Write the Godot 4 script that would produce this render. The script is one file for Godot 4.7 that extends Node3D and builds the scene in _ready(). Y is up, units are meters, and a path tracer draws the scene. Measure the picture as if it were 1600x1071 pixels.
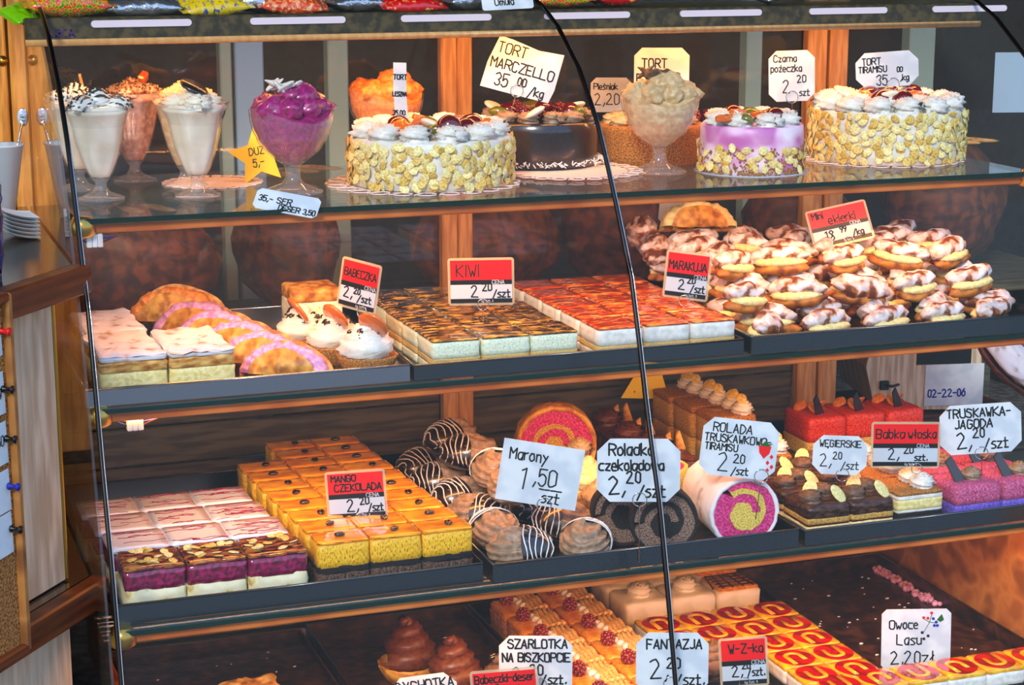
extends Node3D

# ---------------------------------------------------------------- helpers
var M := {}
var taken := {}
var noise := FastNoiseLite.new()
var rng := RandomNumberGenerator.new()
const ID := Transform3D.IDENTITY
const NTH := ["first", "second", "third", "fourth", "fifth", "sixth", "seventh", "eighth", "ninth", "tenth"]

func numbered(called: String) -> String:
	if not taken.has(called):
		taken[called] = 0
		return called
	taken[called] += 1
	return "%s_%03d" % [called, taken[called]]

func tag(o: Node, label: String, category: String, group := "", kind := "") -> void:
	if label: o.set_meta("label", label)
	if category: o.set_meta("category", category)
	if group: o.set_meta("group", group)
	if kind: o.set_meta("kind", kind)

func thing(called: String, label: String, category: String, at := Vector3.ZERO, turn := 0.0, group := "") -> Node3D:
	var o := Node3D.new()
	o.name = numbered(called)
	add_child(o)
	o.position = at
	o.rotation.y = turn
	tag(o, label, category, group)
	return o

func copy(src: Node3D, at: Vector3, turn := 0.0, label := "") -> Node3D:
	var o: Node3D = src.duplicate()
	o.name = numbered(str(src.name).rstrip("_0123456789"))
	add_child(o)
	o.position = at
	o.rotation = Vector3(0, turn, 0)
	if label: o.set_meta("label", label)
	return o

func S() -> SurfaceTool:
	var st := SurfaceTool.new()
	st.begin(Mesh.PRIMITIVE_TRIANGLES)
	st.set_smooth_group(0)
	return st

func done(st: SurfaceTool) -> ArrayMesh:
	st.generate_normals()
	st.index()
	return st.commit()

func part(called: String, mesh: Variant, mat: Material, parent: Node, t := ID) -> MeshInstance3D:
	var o := MeshInstance3D.new()
	o.mesh = done(mesh) if mesh is SurfaceTool else mesh
	o.material_override = mat
	o.name = numbered(called) if parent == self else called
	parent.add_child(o, true)
	o.transform = t
	return o

func struct(called: String, mesh: Variant, mat: Material, parent: Node = self) -> MeshInstance3D:
	var o := part(called, mesh, mat, parent)
	if parent == self: o.set_meta("kind", "structure")
	return o

func tri(st: SurfaceTool, a: Vector3, b: Vector3, c: Vector3) -> void:
	st.add_vertex(a); st.add_vertex(b); st.add_vertex(c)

func quad(st: SurfaceTool, a: Vector3, b: Vector3, c: Vector3, d: Vector3) -> void:
	tri(st, a, b, c); tri(st, a, c, d)

func flat(st: SurfaceTool) -> void: st.set_smooth_group(-1)
func smooth(st: SurfaceTool) -> void: st.set_smooth_group(0)

# a grid of nu x nv cells over f(u, v); u runs round, v runs up, seen from outside
func surf(st: SurfaceTool, nu: int, nv: int, f: Callable, t := ID, closed := true) -> void:
	var rows := []
	for j in nv + 1:
		var row := PackedVector3Array()
		for i in nu + 1:
			row.append(row[0] if closed and i == nu else t * (f.call(float(i) / nu, float(j) / nv) as Vector3))
		rows.append(row)
	for j in nv:
		for i in nu:
			var a: Vector3 = rows[j][i]
			var b: Vector3 = rows[j][i + 1]
			var c: Vector3 = rows[j + 1][i + 1]
			var d: Vector3 = rows[j + 1][i]
			if not (a.is_equal_approx(b) or b.is_equal_approx(c)): tri(st, a, b, c)
			elif not (a.is_equal_approx(b)): tri(st, a, b, d)
			if not (c.is_equal_approx(d) or a.is_equal_approx(d)) and not (b.is_equal_approx(c)): tri(st, a, c, d)

func nz(p: Vector3, fr := 40.0, seed_at := 0.0) -> float:
	return noise.get_noise_3d(p.x * fr + seed_at, p.y * fr + seed_at * 0.7, p.z * fr - seed_at)

# profile of (radius, height) turned round the y axis; lobes ripple the radius
func lathe(st: SurfaceTool, prof: Array, n := 28, t := ID, lobes := 0, amp := 0.0) -> void:
	var m := prof.size() - 1
	surf(st, n, m, func(u, v):
		var q: Vector2 = prof[int(round(v * m))]
		var a: float = u * TAU
		var r: float = q.x * (1.0 + (amp * cos(lobes * a) if lobes else 0.0))
		return Vector3(cos(a) * r, q.y, -sin(a) * r), t)

func blob(st: SurfaceTool, size: Vector3, amp := 0.0, fr := 40.0, seed_at := 0.0, t := ID, n := 18, m := 10, y_cut := -1.0) -> void:
	surf(st, n, m, func(u, v):
		var a: float = u * TAU
		var e: float = lerpf(asin(y_cut) if y_cut > -1.0 else -PI / 2, PI / 2, v)
		var p := Vector3(cos(a) * cos(e), sin(e), -sin(a) * cos(e))
		var q := p * size
		return q * (1.0 + amp * nz(q, fr, seed_at)), t)

func tube(st: SurfaceTool, pts: Array, r: float, n := 6, t := ID) -> void:
	var m := pts.size()
	var rings := []
	for k in m:
		var dir: Vector3 = (pts[min(k + 1, m - 1)] - pts[max(k - 1, 0)]).normalized()
		var s := dir.cross(Vector3.UP if absf(dir.y) < 0.9 else Vector3.RIGHT).normalized()
		var w := s.cross(dir)
		var ring := []
		for i in n + 1:
			var a := TAU * (i % n) / n
			ring.append(t * (pts[k] + (s * cos(a) + w * sin(a)) * r))
		rings.append(ring)
	for k in m - 1:
		for i in n:
			quad(st, rings[k][i], rings[k + 1][i], rings[k + 1][i + 1], rings[k][i + 1])
	for i in range(1, n - 1):
		tri(st, rings[0][0], rings[0][i], rings[0][i + 1])
		tri(st, rings[m - 1][0], rings[m - 1][i + 1], rings[m - 1][i])

# chamfered box, centre c, size s
func box(st: SurfaceTool, c: Vector3, s: Vector3, b := 0.001, t := ID) -> void:
	flat(st)
	var h := s / 2
	b = minf(b, minf(h.x, minf(h.y, h.z)) * 0.8)
	for ax in 3:
		for sg in [-1, 1]:
			var u := (ax + 1) % 3
			var v := (ax + 2) % 3
			var q := []
			for k in [[-1, -1], [1, -1], [1, 1], [-1, 1]]:
				var p := Vector3.ZERO
				p[ax] = sg * h[ax]; p[u] = k[0] * (h[u] - b); p[v] = k[1] * (h[v] - b)
				q.append(t * (c + p))
			if sg < 0: quad(st, q[0], q[1], q[2], q[3])
			else: quad(st, q[3], q[2], q[1], q[0])
	for ax in 3:
		var u := (ax + 1) % 3
		var v := (ax + 2) % 3
		for k in [[-1, -1], [1, -1], [1, 1], [-1, 1]]:
			var q := []
			for e in [-1, 1]:
				for w in 2:
					var p := Vector3.ZERO
					p[ax] = e * (h[ax] - b)
					p[u] = k[0] * (h[u] - (b if w == 0 else 0.0)); p[v] = k[1] * (h[v] - (0.0 if w == 0 else b))
					q.append(t * (c + p))
			if k[0] * k[1] < 0: quad(st, q[0], q[2], q[3], q[1])
			else: quad(st, q[1], q[3], q[2], q[0])
	for i in [-1, 1]:
		for j in [-1, 1]:
			for k in [-1, 1]:
				var g := Vector3(i, j, k)
				var a := t * (c + Vector3(i * h.x, j * (h.y - b), k * (h.z - b)))
				var d := t * (c + Vector3(i * (h.x - b), j * h.y, k * (h.z - b)))
				var e := t * (c + Vector3(i * (h.x - b), j * (h.y - b), k * h.z))
				if g.x * g.y * g.z > 0: tri(st, a, e, d)
				else: tri(st, a, d, e)
	smooth(st)

# soft rounded slab with the bottom at y0 and the top at y1; wob makes it uneven
func slab(st: SurfaceTool, w: float, d: float, y0: float, y1: float, bev := 0.003, wob := 0.0, seed_at := 0.0, t := ID, fr := 60.0) -> void:
	var out := []
	var cr := minf(0.004, minf(w, d) * 0.2)
	var per := 7
	var cs := [Vector2(w / 2, d / 2), Vector2(-w / 2, d / 2), Vector2(-w / 2, -d / 2), Vector2(w / 2, -d / 2)]
	for k in 4:
		var a: Vector2 = cs[k]
		var b: Vector2 = cs[(k + 1) % 4]
		var dir := (b - a).normalized()
		for i in per:
			out.append(a + dir * lerpf(cr, (b - a).length() - cr, float(i) / (per - 1)))
	var n := out.size()
	var lev := [[y0, 1.0], [y0, 0.0], [lerpf(y0, y1, 0.3), 0.0], [lerpf(y0, y1, 0.65), 0.0], [y1 - bev, 0.0], [y1 - bev * 0.3, 0.001 + bev * 0.3], [y1, bev], [y1, 0.35], [y1, 0.7], [y1, 1.0]]
	surf(st, n, lev.size() - 1, func(u, v):
		var L: Array = lev[int(round(v * (lev.size() - 1)))]
		var p: Vector2 = out[int(round(u * n)) % n]
		if L[1] >= 0.1: p *= 1.0 - L[1]
		else: p -= Vector2(signf(p.x) * minf(L[1], absf(p.x)), signf(p.y) * minf(L[1], absf(p.y)))
		var q := Vector3(p.x, L[0], p.y)
		if wob > 0.0 and L[0] > y0: q += Vector3(nz(q, fr, seed_at + 3.0), nz(q, fr, seed_at) * 0.8, nz(q, fr, seed_at + 9.0)) * wob
		return q, t)

# piped cream: a ridged rope wound inwards and upwards
func swirl(st: SurfaceTool, r: float, h: float, lobes := 7, _twist := 5.0, t := ID, amp := 0.19, _n := 42, _m := 12) -> void:
	var turns := clampf(h / r * 1.6 + 1.0, 1.8, 3.2)
	var rope := r * 0.5
	var steps := int(turns * 15)
	surf(st, 28, steps, func(u, v):
		var a: float = v * turns * TAU
		var ph: float = u * TAU
		var big: float = (r - rope) * pow(1.0 - v, 0.8)
		var th: float = rope * (1.0 - 0.62 * v) * (1.0 if v < 0.93 else (1.0 - v) / 0.07)
		th *= 1.0 + amp * 1.7 * cos(lobes * ph + a * 3.2)
		var y: float = rope * 0.55 + (h - rope * 0.8) * v
		var out := Vector3(cos(a), 0, -sin(a))
		return out * (big + cos(ph) * th) + Vector3(0, maxf(0.0, y + sin(ph) * th * 0.9), 0), t)
	blob(st, Vector3(r * 0.75, h * 0.75, r * 0.75), 0, 1, 0, t, 12, 5, 0.0)

func prism(st: SurfaceTool, poly: PackedVector2Array, z0: float, z1: float, t := ID) -> void:
	flat(st)
	if Geometry2D.is_polygon_clockwise(poly):
		poly.reverse()
	var ix := Geometry2D.triangulate_polygon(poly)
	for k in range(0, ix.size(), 3):
		var q := []
		for e in 3: q.append(poly[ix[k + e]])
		if (q[1] - q[0]).cross(q[2] - q[0]) > 0: q.reverse()
		tri(st, t * Vector3(q[0].x, q[0].y, z1), t * Vector3(q[1].x, q[1].y, z1), t * Vector3(q[2].x, q[2].y, z1))
		tri(st, t * Vector3(q[0].x, q[0].y, z0), t * Vector3(q[2].x, q[2].y, z0), t * Vector3(q[1].x, q[1].y, z0))
	var n := poly.size()
	for k in n:
		var a := poly[k]
		var b := poly[(k + 1) % n]
		quad(st, t * Vector3(a.x, a.y, z0), t * Vector3(a.x, a.y, z1), t * Vector3(b.x, b.y, z1), t * Vector3(b.x, b.y, z0))
	smooth(st)

# ---------------------------------------------------------------- materials
func mat(c: Color, rough := 0.6, metal := 0.0) -> StandardMaterial3D:
	var m := StandardMaterial3D.new()
	m.albedo_color = c
	m.roughness = rough
	m.metallic = metal
	return m

func ramp(cols: Array, at: Array) -> Gradient:
	var g := Gradient.new()
	g.offsets = PackedFloat32Array(at)
	g.colors = PackedColorArray(cols)
	return g

# colour mottled by noise; size = metres per tile
func mott(cols: Array, at: Array, size: float, fr: float, rough := 0.6, bump := 0.0, kind := FastNoiseLite.TYPE_SIMPLEX_SMOOTH, stretch := Vector3.ONE, world := false) -> StandardMaterial3D:
	var m := mat(Color.WHITE, rough)
	var nt := NoiseTexture2D.new()
	nt.width = 256; nt.height = 256
	nt.seamless = true
	var fn := FastNoiseLite.new()
	fn.noise_type = kind
	fn.seed = M.size() + 5
	fn.frequency = fr
	fn.fractal_octaves = 3
	nt.noise = fn
	nt.color_ramp = ramp(cols, at)
	m.albedo_texture = nt
	m.uv1_triplanar = true
	m.uv1_world_triplanar = world
	m.uv1_scale = stretch / size
	if bump > 0.0:
		var nb := NoiseTexture2D.new()
		nb.width = 256; nb.height = 256
		nb.seamless = true
		nb.noise = fn
		nb.as_normal_map = true
		nb.bump_strength = 6.0
		m.normal_enabled = true
		m.normal_texture = nb
		m.normal_scale = bump
	return m

func coat(m: StandardMaterial3D, r := 0.05) -> StandardMaterial3D:
	m.clearcoat_enabled = true
	m.clearcoat = 1.0
	m.clearcoat_roughness = r
	return m

func pane(c: Color, alpha: float, shine := 0.5) -> StandardMaterial3D:
	var m := mat(Color(c.r, c.g, c.b, alpha), 0.02)
	m.metallic_specular = shine
	m.transparency = BaseMaterial3D.TRANSPARENCY_ALPHA
	return m

func make_materials() -> void:
	var W := Color.WHITE
	M.glass = pane(Color(0.9, 0.97, 0.95), 0.015, 0.16)
	M.back_glass = pane(Color(0.9, 0.95, 0.93), 0.015, 0.35)
	M.shelf_glass = pane(Color(0.55, 0.66, 0.6), 0.12, 0.4)
	M.glass_edge = mat(Color(0.03, 0.16, 0.12), 0.1)
	M.cup_glass = pane(Color(0.93, 0.95, 0.94), 0.07, 0.6)
	var solid := mat(Color(0.97, 0.98, 0.97), 0.02)
	solid.refraction_enabled = true
	solid.refraction_scale = 0.05
	M.solid_glass = solid
	M.black = mat(Color(0.02, 0.02, 0.022), 0.35)
	M.ink = mat(Color(0.02, 0.02, 0.03), 0.6)
	M.blue_ink = mat(Color(0.05, 0.15, 0.6), 0.6)
	M.silver = mat(Color(0.8, 0.8, 0.8), 0.2, 1.0)
	M.brass = mat(Color(0.8, 0.65, 0.3), 0.3, 1.0)
	M.steel = mat(Color(0.72, 0.75, 0.78), 0.22, 1.0)
	M.dark_steel = mat(Color(0.4, 0.44, 0.46), 0.24, 1.0)
	M.deck_board = mat(Color(0.2, 0.19, 0.17), 0.4)
	M.orange_wood = mott([Color(0.74, 0.54, 0.3), Color(0.84, 0.66, 0.42)], [0.3, 0.7], 0.3, 0.02, 0.35, 0.0, FastNoiseLite.TYPE_SIMPLEX_SMOOTH, Vector3(4, 0.4, 4))
	M.brown_wood = mott([Color(0.22, 0.09, 0.03), Color(0.42, 0.19, 0.07)], [0.3, 0.7], 0.3, 0.02, 0.4, 0.0, FastNoiseLite.TYPE_SIMPLEX_SMOOTH, Vector3(0.5, 4, 0.5))
	M.yellow_wood = mott([Color(0.7, 0.47, 0.16), Color(0.85, 0.63, 0.28)], [0.3, 0.7], 0.4, 0.02, 0.5, 0.0, FastNoiseLite.TYPE_SIMPLEX_SMOOTH, Vector3(4, 0.5, 4))
	M.cream_wood = mott([Color(0.72, 0.63, 0.5), Color(0.86, 0.79, 0.67)], [0.3, 0.7], 0.4, 0.02, 0.5, 0.0, FastNoiseLite.TYPE_SIMPLEX_SMOOTH, Vector3(5, 0.4, 5))
	M.olive_board = mott([Color(0.17, 0.15, 0.07), Color(0.31, 0.27, 0.13)], [0.3, 0.7], 0.3, 0.05, 0.4)
	M.dark_plank = mott([Color(0.24, 0.23, 0.17), Color(0.36, 0.34, 0.25)], [0.3, 0.7], 0.4, 0.02, 0.5, 0.0, FastNoiseLite.TYPE_SIMPLEX_SMOOTH, Vector3(0.5, 4, 4))
	M.room = mott([Color(0.15, 0.14, 0.12), Color(0.24, 0.21, 0.18)], [0.3, 0.7], 0.8, 0.02, 0.8)
	M.pale_reflection = mat(Color(0.62, 0.68, 0.6), 0.5)  # tone of the posts that imitate reflected door frames
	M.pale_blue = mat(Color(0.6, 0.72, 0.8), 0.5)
	M.pavement = mott([Color(0.35, 0.34, 0.33), Color(0.5, 0.49, 0.47)], [0.3, 0.7], 0.6, 0.05, 0.9)
	M.tan_board = mott([Color(0.5, 0.3, 0.12), Color(0.72, 0.48, 0.22), Color(0.6, 0.37, 0.15)], [0.25, 0.55, 0.8], 0.5, 0.02, 0.6)
	M.cork = mott([Color(0.42, 0.25, 0.09), Color(0.66, 0.44, 0.2), Color(0.78, 0.57, 0.3)], [0.25, 0.55, 0.85], 0.1, 0.08, 0.9, 0.4)
	M.paper = mott([Color(0.76, 0.81, 0.84), Color(0.84, 0.88, 0.89)], [0.3, 0.7], 0.3, 0.02, 0.75)
	M.red_print = mat(Color(0.9, 0.03, 0.02), 0.35)
	M.white_print = mat(Color(0.74, 0.79, 0.82), 0.35)
	M.black_print = mat(Color(0.03, 0.035, 0.035), 0.35)
	M.plastic = pane(Color(0.85, 0.8, 0.65), 0.4)
	M.yellow_card = mat(Color(0.97, 0.86, 0.04), 0.6)
	M.slot = mat(Color(0.88, 0.84, 0.87), 0.4)
	# food
	M.cream = mott([Color(0.86, 0.82, 0.7), Color(0.95, 0.93, 0.85)], [0.3, 0.7], 0.2, 0.01, 0.5)
	M.white_cream = mott([Color(0.84, 0.84, 0.79), Color(0.92, 0.92, 0.88)], [0.3, 0.7], 0.12, 0.03, 0.45)
	M.beige_cream = mott([Color(0.75, 0.62, 0.42), Color(0.88, 0.79, 0.6)], [0.3, 0.7], 0.12, 0.03, 0.5)
	M.mocha = mott([Color(0.36, 0.26, 0.18), Color(0.5, 0.38, 0.28)], [0.3, 0.7], 0.1, 0.03, 0.5)
	M.grey_mocha = mott([Color(0.5, 0.4, 0.3), Color(0.66, 0.56, 0.45)], [0.3, 0.7], 0.1, 0.03, 0.5)
	M.choc = coat(mott([Color(0.06, 0.025, 0.015), Color(0.13, 0.055, 0.03)], [0.3, 0.7], 0.1, 0.03, 0.3), 0.12)
	M.choc_cream = mott([Color(0.32, 0.15, 0.07), Color(0.46, 0.24, 0.13)], [0.3, 0.7], 0.08, 0.03, 0.4)
	M.purple = coat(mott([Color(0.5, 0.03, 0.3), Color(0.72, 0.14, 0.5)], [0.3, 0.7], 0.1, 0.04, 0.35), 0.2)
	M.berry = coat(mott([Color(0.34, 0.005, 0.14), Color(0.62, 0.03, 0.32)], [0.3, 0.7], 0.08, 0.03, 0.15), 0.05)
	M.berry_top = coat(mott([Color(0.2, 0.005, 0.05), Color(0.36, 0.02, 0.12), Color(0.72, 0.38, 0.06), Color(0.66, 0.5, 0.25)], [0.3, 0.52, 0.6, 0.8], 0.16, 0.03, 0.15, 0.0, FastNoiseLite.TYPE_SIMPLEX_SMOOTH, Vector3(0.6, 1.6, 1.8), true), 0.05)
	M.sky_reflection_white = coat(mat(Color(0.9, 0.91, 0.92), 0.25), 0.06)  # white that stands in for bright sky reflected on the cake tops
	M.curd = mott([Color(0.74, 0.58, 0.18), Color(0.9, 0.87, 0.68), Color(0.94, 0.92, 0.78)], [0.14, 0.28, 0.8], 0.16, 0.02, 0.6, 0.3)
	M.mango_top = coat(mott([Color(0.86, 0.5, 0.02), Color(0.95, 0.64, 0.05), Color(0.98, 0.74, 0.16)], [0.2, 0.5, 0.9], 0.3, 0.02, 0.15, 0.0, FastNoiseLite.TYPE_SIMPLEX_SMOOTH, Vector3(1, 2, 2), true), 0.04)
	M.mango = mott([Color(0.36, 0.2, 0.08), Color(0.9, 0.64, 0.05), Color(0.98, 0.8, 0.14)], [0.18, 0.27, 0.7], 0.06, 0.05, 0.5, 0.2, FastNoiseLite.TYPE_SIMPLEX_SMOOTH, Vector3(1.4, 0.7, 1.4), true)
	M.cocoa_crumb = mott([Color(0.12, 0.07, 0.045), Color(0.34, 0.24, 0.17), Color(0.5, 0.38, 0.29)], [0.25, 0.5, 0.85], 0.06, 0.05, 0.9, 0.6)
	M.dark_crumb = mott([Color(0.03, 0.015, 0.01), Color(0.1, 0.05, 0.035)], [0.3, 0.7], 0.06, 0.05, 0.8, 0.6)
	M.sponge = mott([Color(0.66, 0.48, 0.16), Color(0.86, 0.72, 0.36)], [0.3, 0.7], 0.05, 0.05, 0.8, 0.5)
	M.mint_cream = mott([Color(0.78, 0.83, 0.68), Color(0.92, 0.95, 0.83)], [0.25, 0.6], 0.05, 0.04, 0.5, 0.25)
	M.pale_sponge = mott([Color(0.75, 0.6, 0.3), Color(0.87, 0.75, 0.45)], [0.3, 0.7], 0.04, 0.05, 0.8, 0.4)
	M.kiwi_top = coat(mott([Color(0.09, 0.05, 0.01), Color(0.28, 0.19, 0.02), Color(0.6, 0.45, 0.06), Color(0.95, 0.75, 0.35)], [0.35, 0.48, 0.6, 0.74], 0.26, 0.035, 0.12, 0.0, FastNoiseLite.TYPE_SIMPLEX_SMOOTH, Vector3(0.7, 2, 2.2), true), 0.04)
	M.orange_top = coat(mott([Color(0.6, 0.12, 0.01), Color(0.82, 0.28, 0.02), Color(0.92, 0.44, 0.06), Color(0.98, 0.78, 0.4)], [0.3, 0.5, 0.64, 0.78], 0.26, 0.035, 0.12, 0.0, FastNoiseLite.TYPE_SIMPLEX_SMOOTH, Vector3(0.7, 2, 2.2), true), 0.04)
	M.choux = mott([Color(0.4, 0.18, 0.03), Color(0.7, 0.4, 0.08), Color(0.82, 0.56, 0.17)], [0.25, 0.5, 0.8], 0.15, 0.015, 0.55, 0.3)
	M.choux_sugar = mott([Color(0.36, 0.15, 0.03), Color(0.66, 0.38, 0.12), Color(0.84, 0.78, 0.74), Color(0.95, 0.94, 0.95)], [0.32, 0.46, 0.55, 0.75], 0.16, 0.02, 0.7, 0.2)
	M.sugar = mott([Color(0.66, 0.54, 0.44), Color(0.84, 0.83, 0.84), Color(0.9, 0.9, 0.91)], [0.14, 0.32, 0.7], 0.2, 0.015, 0.85, 0.2)
	M.custard = mott([Color(0.88, 0.8, 0.45), Color(0.96, 0.92, 0.68)], [0.3, 0.7], 0.08, 0.03, 0.5)
	M.puff = mott([Color(0.55, 0.3, 0.08), Color(0.8, 0.56, 0.22), Color(0.92, 0.76, 0.42)], [0.2, 0.5, 0.8], 0.12, 0.015, 0.6, 0.5, FastNoiseLite.TYPE_SIMPLEX_SMOOTH, Vector3(1, 2.5, 1))
	M.pancake = mott([Color(0.58, 0.33, 0.07), Color(0.83, 0.58, 0.2), Color(0.93, 0.74, 0.36)], [0.2, 0.5, 0.85], 0.14, 0.02, 0.5)
	M.pink_cream = mott([Color(0.8, 0.5, 0.7), Color(0.94, 0.74, 0.88)], [0.3, 0.7], 0.08, 0.03, 0.5)
	M.pink_side = mott([Color(0.75, 0.4, 0.68), Color(0.92, 0.78, 0.9), Color(0.97, 0.95, 0.96)], [0.25, 0.45, 0.7], 0.3, 0.012, 0.4)
	M.almond = mott([Color(0.85, 0.78, 0.42), Color(0.95, 0.92, 0.66)], [0.3, 0.7], 0.03, 0.02, 0.5)
	M.almond_gold = mott([Color(0.74, 0.6, 0.2), Color(0.9, 0.8, 0.42)], [0.3, 0.7], 0.03, 0.02, 0.5)
	M.nut_crumb = mott([Color(0.38, 0.2, 0.04), Color(0.66, 0.43, 0.13), Color(0.84, 0.64, 0.3)], [0.25, 0.5, 0.85], 0.05, 0.06, 0.8, 0.8)
	M.cherry = coat(mat(Color(0.38, 0.02, 0.07), 0.15), 0.04)
	M.raspberry = coat(mat(Color(0.48, 0.02, 0.08), 0.3), 0.15)
	M.orange_fruit = coat(mat(Color(0.85, 0.4, 0.05), 0.25), 0.08)
	M.kiwi_fruit = coat(mat(Color(0.42, 0.42, 0.05), 0.25), 0.08)
	M.orange_cream = mott([Color(0.8, 0.42, 0.1), Color(0.94, 0.62, 0.25)], [0.3, 0.7], 0.08, 0.03, 0.45)
	M.doily = mott([Color(0.86, 0.8, 0.76), Color(0.94, 0.91, 0.88)], [0.3, 0.7], 0.05, 0.05, 0.8, 0.4)
	M.red_jelly = coat(mott([Color(0.55, 0.0, 0.0), Color(0.78, 0.02, 0.01)], [0.3, 0.7], 0.2, 0.02, 0.15), 0.04)
	M.yellow_glaze = coat(mott([Color(0.86, 0.58, 0.02), Color(0.96, 0.78, 0.1)], [0.3, 0.7], 0.15, 0.02, 0.2), 0.06)
	M.violet = mott([Color(0.33, 0.25, 0.66), Color(0.5, 0.42, 0.82)], [0.3, 0.7], 0.06, 0.04, 0.6, 0.3)
	M.rose = mott([Color(0.62, 0.2, 0.36), Color(0.82, 0.42, 0.58)], [0.3, 0.7], 0.06, 0.04, 0.6, 0.3)
	M.bright_pink = mott([Color(0.68, 0.1, 0.36), Color(0.88, 0.28, 0.56)], [0.3, 0.7], 0.06, 0.04, 0.6, 0.3)
	M.red_cream = mott([Color(0.75, 0.12, 0.06), Color(0.9, 0.3, 0.16)], [0.3, 0.7], 0.06, 0.04, 0.5)
	M.yellow_sponge = mott([Color(0.75, 0.63, 0.2), Color(0.9, 0.82, 0.42)], [0.3, 0.7], 0.05, 0.05, 0.8, 0.4)
	M.white_stripe = mat(Color(0.93, 0.92, 0.9), 0.4)
	M.bread = mott([Color(0.22, 0.09, 0.03), Color(0.5, 0.26, 0.1)], [0.3, 0.7], 0.2, 0.02, 0.6, 0.2)
	M.candy = mott([Color(0.02, 0.45, 0.1), Color(0.1, 0.55, 0.08), Color(0.95, 0.8, 0.05), Color(0.9, 0.1, 0.05), Color(0.85, 0.1, 0.4), Color(0.95, 0.9, 0.85)], [0.1, 0.3, 0.42, 0.56, 0.68, 0.85], 0.1, 0.06, 0.15, 0.0, FastNoiseLite.TYPE_CELLULAR)
	M.foil = mott([Color(0.78, 0.8, 0.82), Color(0.82, 0.84, 0.85)], [0.3, 0.7], 0.12, 0.03, 0.22, 0.6)
	M.foil.metallic = 0.9
	M.yellow_bag = coat(mott([Color(0.9, 0.75, 0.02), Color(0.95, 0.85, 0.1), Color(0.15, 0.3, 0.6)], [0.3, 0.66, 0.72], 0.12, 0.03, 0.2, 0.2), 0.05)
	M.red_bag = coat(mott([Color(0.8, 0.02, 0.05), Color(0.88, 0.05, 0.1), Color(0.95, 0.85, 0.4)], [0.3, 0.68, 0.74], 0.12, 0.03, 0.2, 0.2), 0.05)
	M.orange_bag = coat(mott([Color(0.85, 0.15, 0.05), Color(0.92, 0.4, 0.1), Color(0.95, 0.8, 0.6)], [0.3, 0.55, 0.7], 0.1, 0.04, 0.2, 0.2), 0.05)
	M.blue_bag = coat(mott([Color(0.02, 0.05, 0.25), Color(0.05, 0.1, 0.4), Color(0.4, 0.15, 0.05), Color(0.1, 0.5, 0.8)], [0.3, 0.5, 0.6, 0.75], 0.15, 0.03, 0.25), 0.06)
	M.lime = coat(mat(Color(0.45, 0.75, 0.05), 0.3), 0.1)
	M.rosy = mott([Color(0.66, 0.42, 0.36), Color(0.84, 0.66, 0.56)], [0.3, 0.7], 0.1, 0.03, 0.5)
	M.cocoa_dust = mott([Color(0.3, 0.12, 0.05), Color(0.55, 0.3, 0.17), Color(0.86, 0.78, 0.64)], [0.3, 0.5, 0.62], 0.07, 0.03, 0.7)
	M.cocoa_ice = mott([Color(0.1, 0.045, 0.025), Color(0.3, 0.18, 0.12), Color(0.38, 0.25, 0.18)], [0.3, 0.5, 0.8], 0.15, 0.03, 0.35, 0.0, FastNoiseLite.TYPE_SIMPLEX_SMOOTH, Vector3(0.8, 2, 2))
	M.brown_tray = mott([Color(0.12, 0.06, 0.03), Color(0.24, 0.13, 0.07), Color(0.34, 0.22, 0.13)], [0.3, 0.6, 0.9], 0.3, 0.03, 0.3, 0.1)
	M.apricot = coat(mott([Color(0.9, 0.52, 0.1), Color(0.97, 0.7, 0.26)], [0.3, 0.7], 0.1, 0.03, 0.25), 0.1)
	M.ridge = mott([Color(0.8, 0.55, 0.22), Color(0.97, 0.84, 0.56)], [0.3, 0.7], 0.05, 0.05, 0.6, 0.3)
	M.speckled = mott([Color(0.1, 0.06, 0.04), Color(0.4, 0.3, 0.24), Color(0.6, 0.5, 0.42)], [0.2, 0.34, 0.8], 0.05, 0.06, 0.8)
	M.counter = mat(Color(0.42, 0.4, 0.36), 0.16, 0.9)
	M.end_glass = pane(Color(0.9, 0.97, 0.95), 0.015, 0.5)
	M.purple_print = mat(Color(0.25, 0.08, 0.35), 0.5)
	M.rail = mott([Color(0.72, 0.36, 0.1), Color(0.85, 0.48, 0.17)], [0.3, 0.7], 0.5, 0.01, 0.35)
	M.green_ink = mat(Color(0.03, 0.35, 0.08), 0.6)

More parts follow.
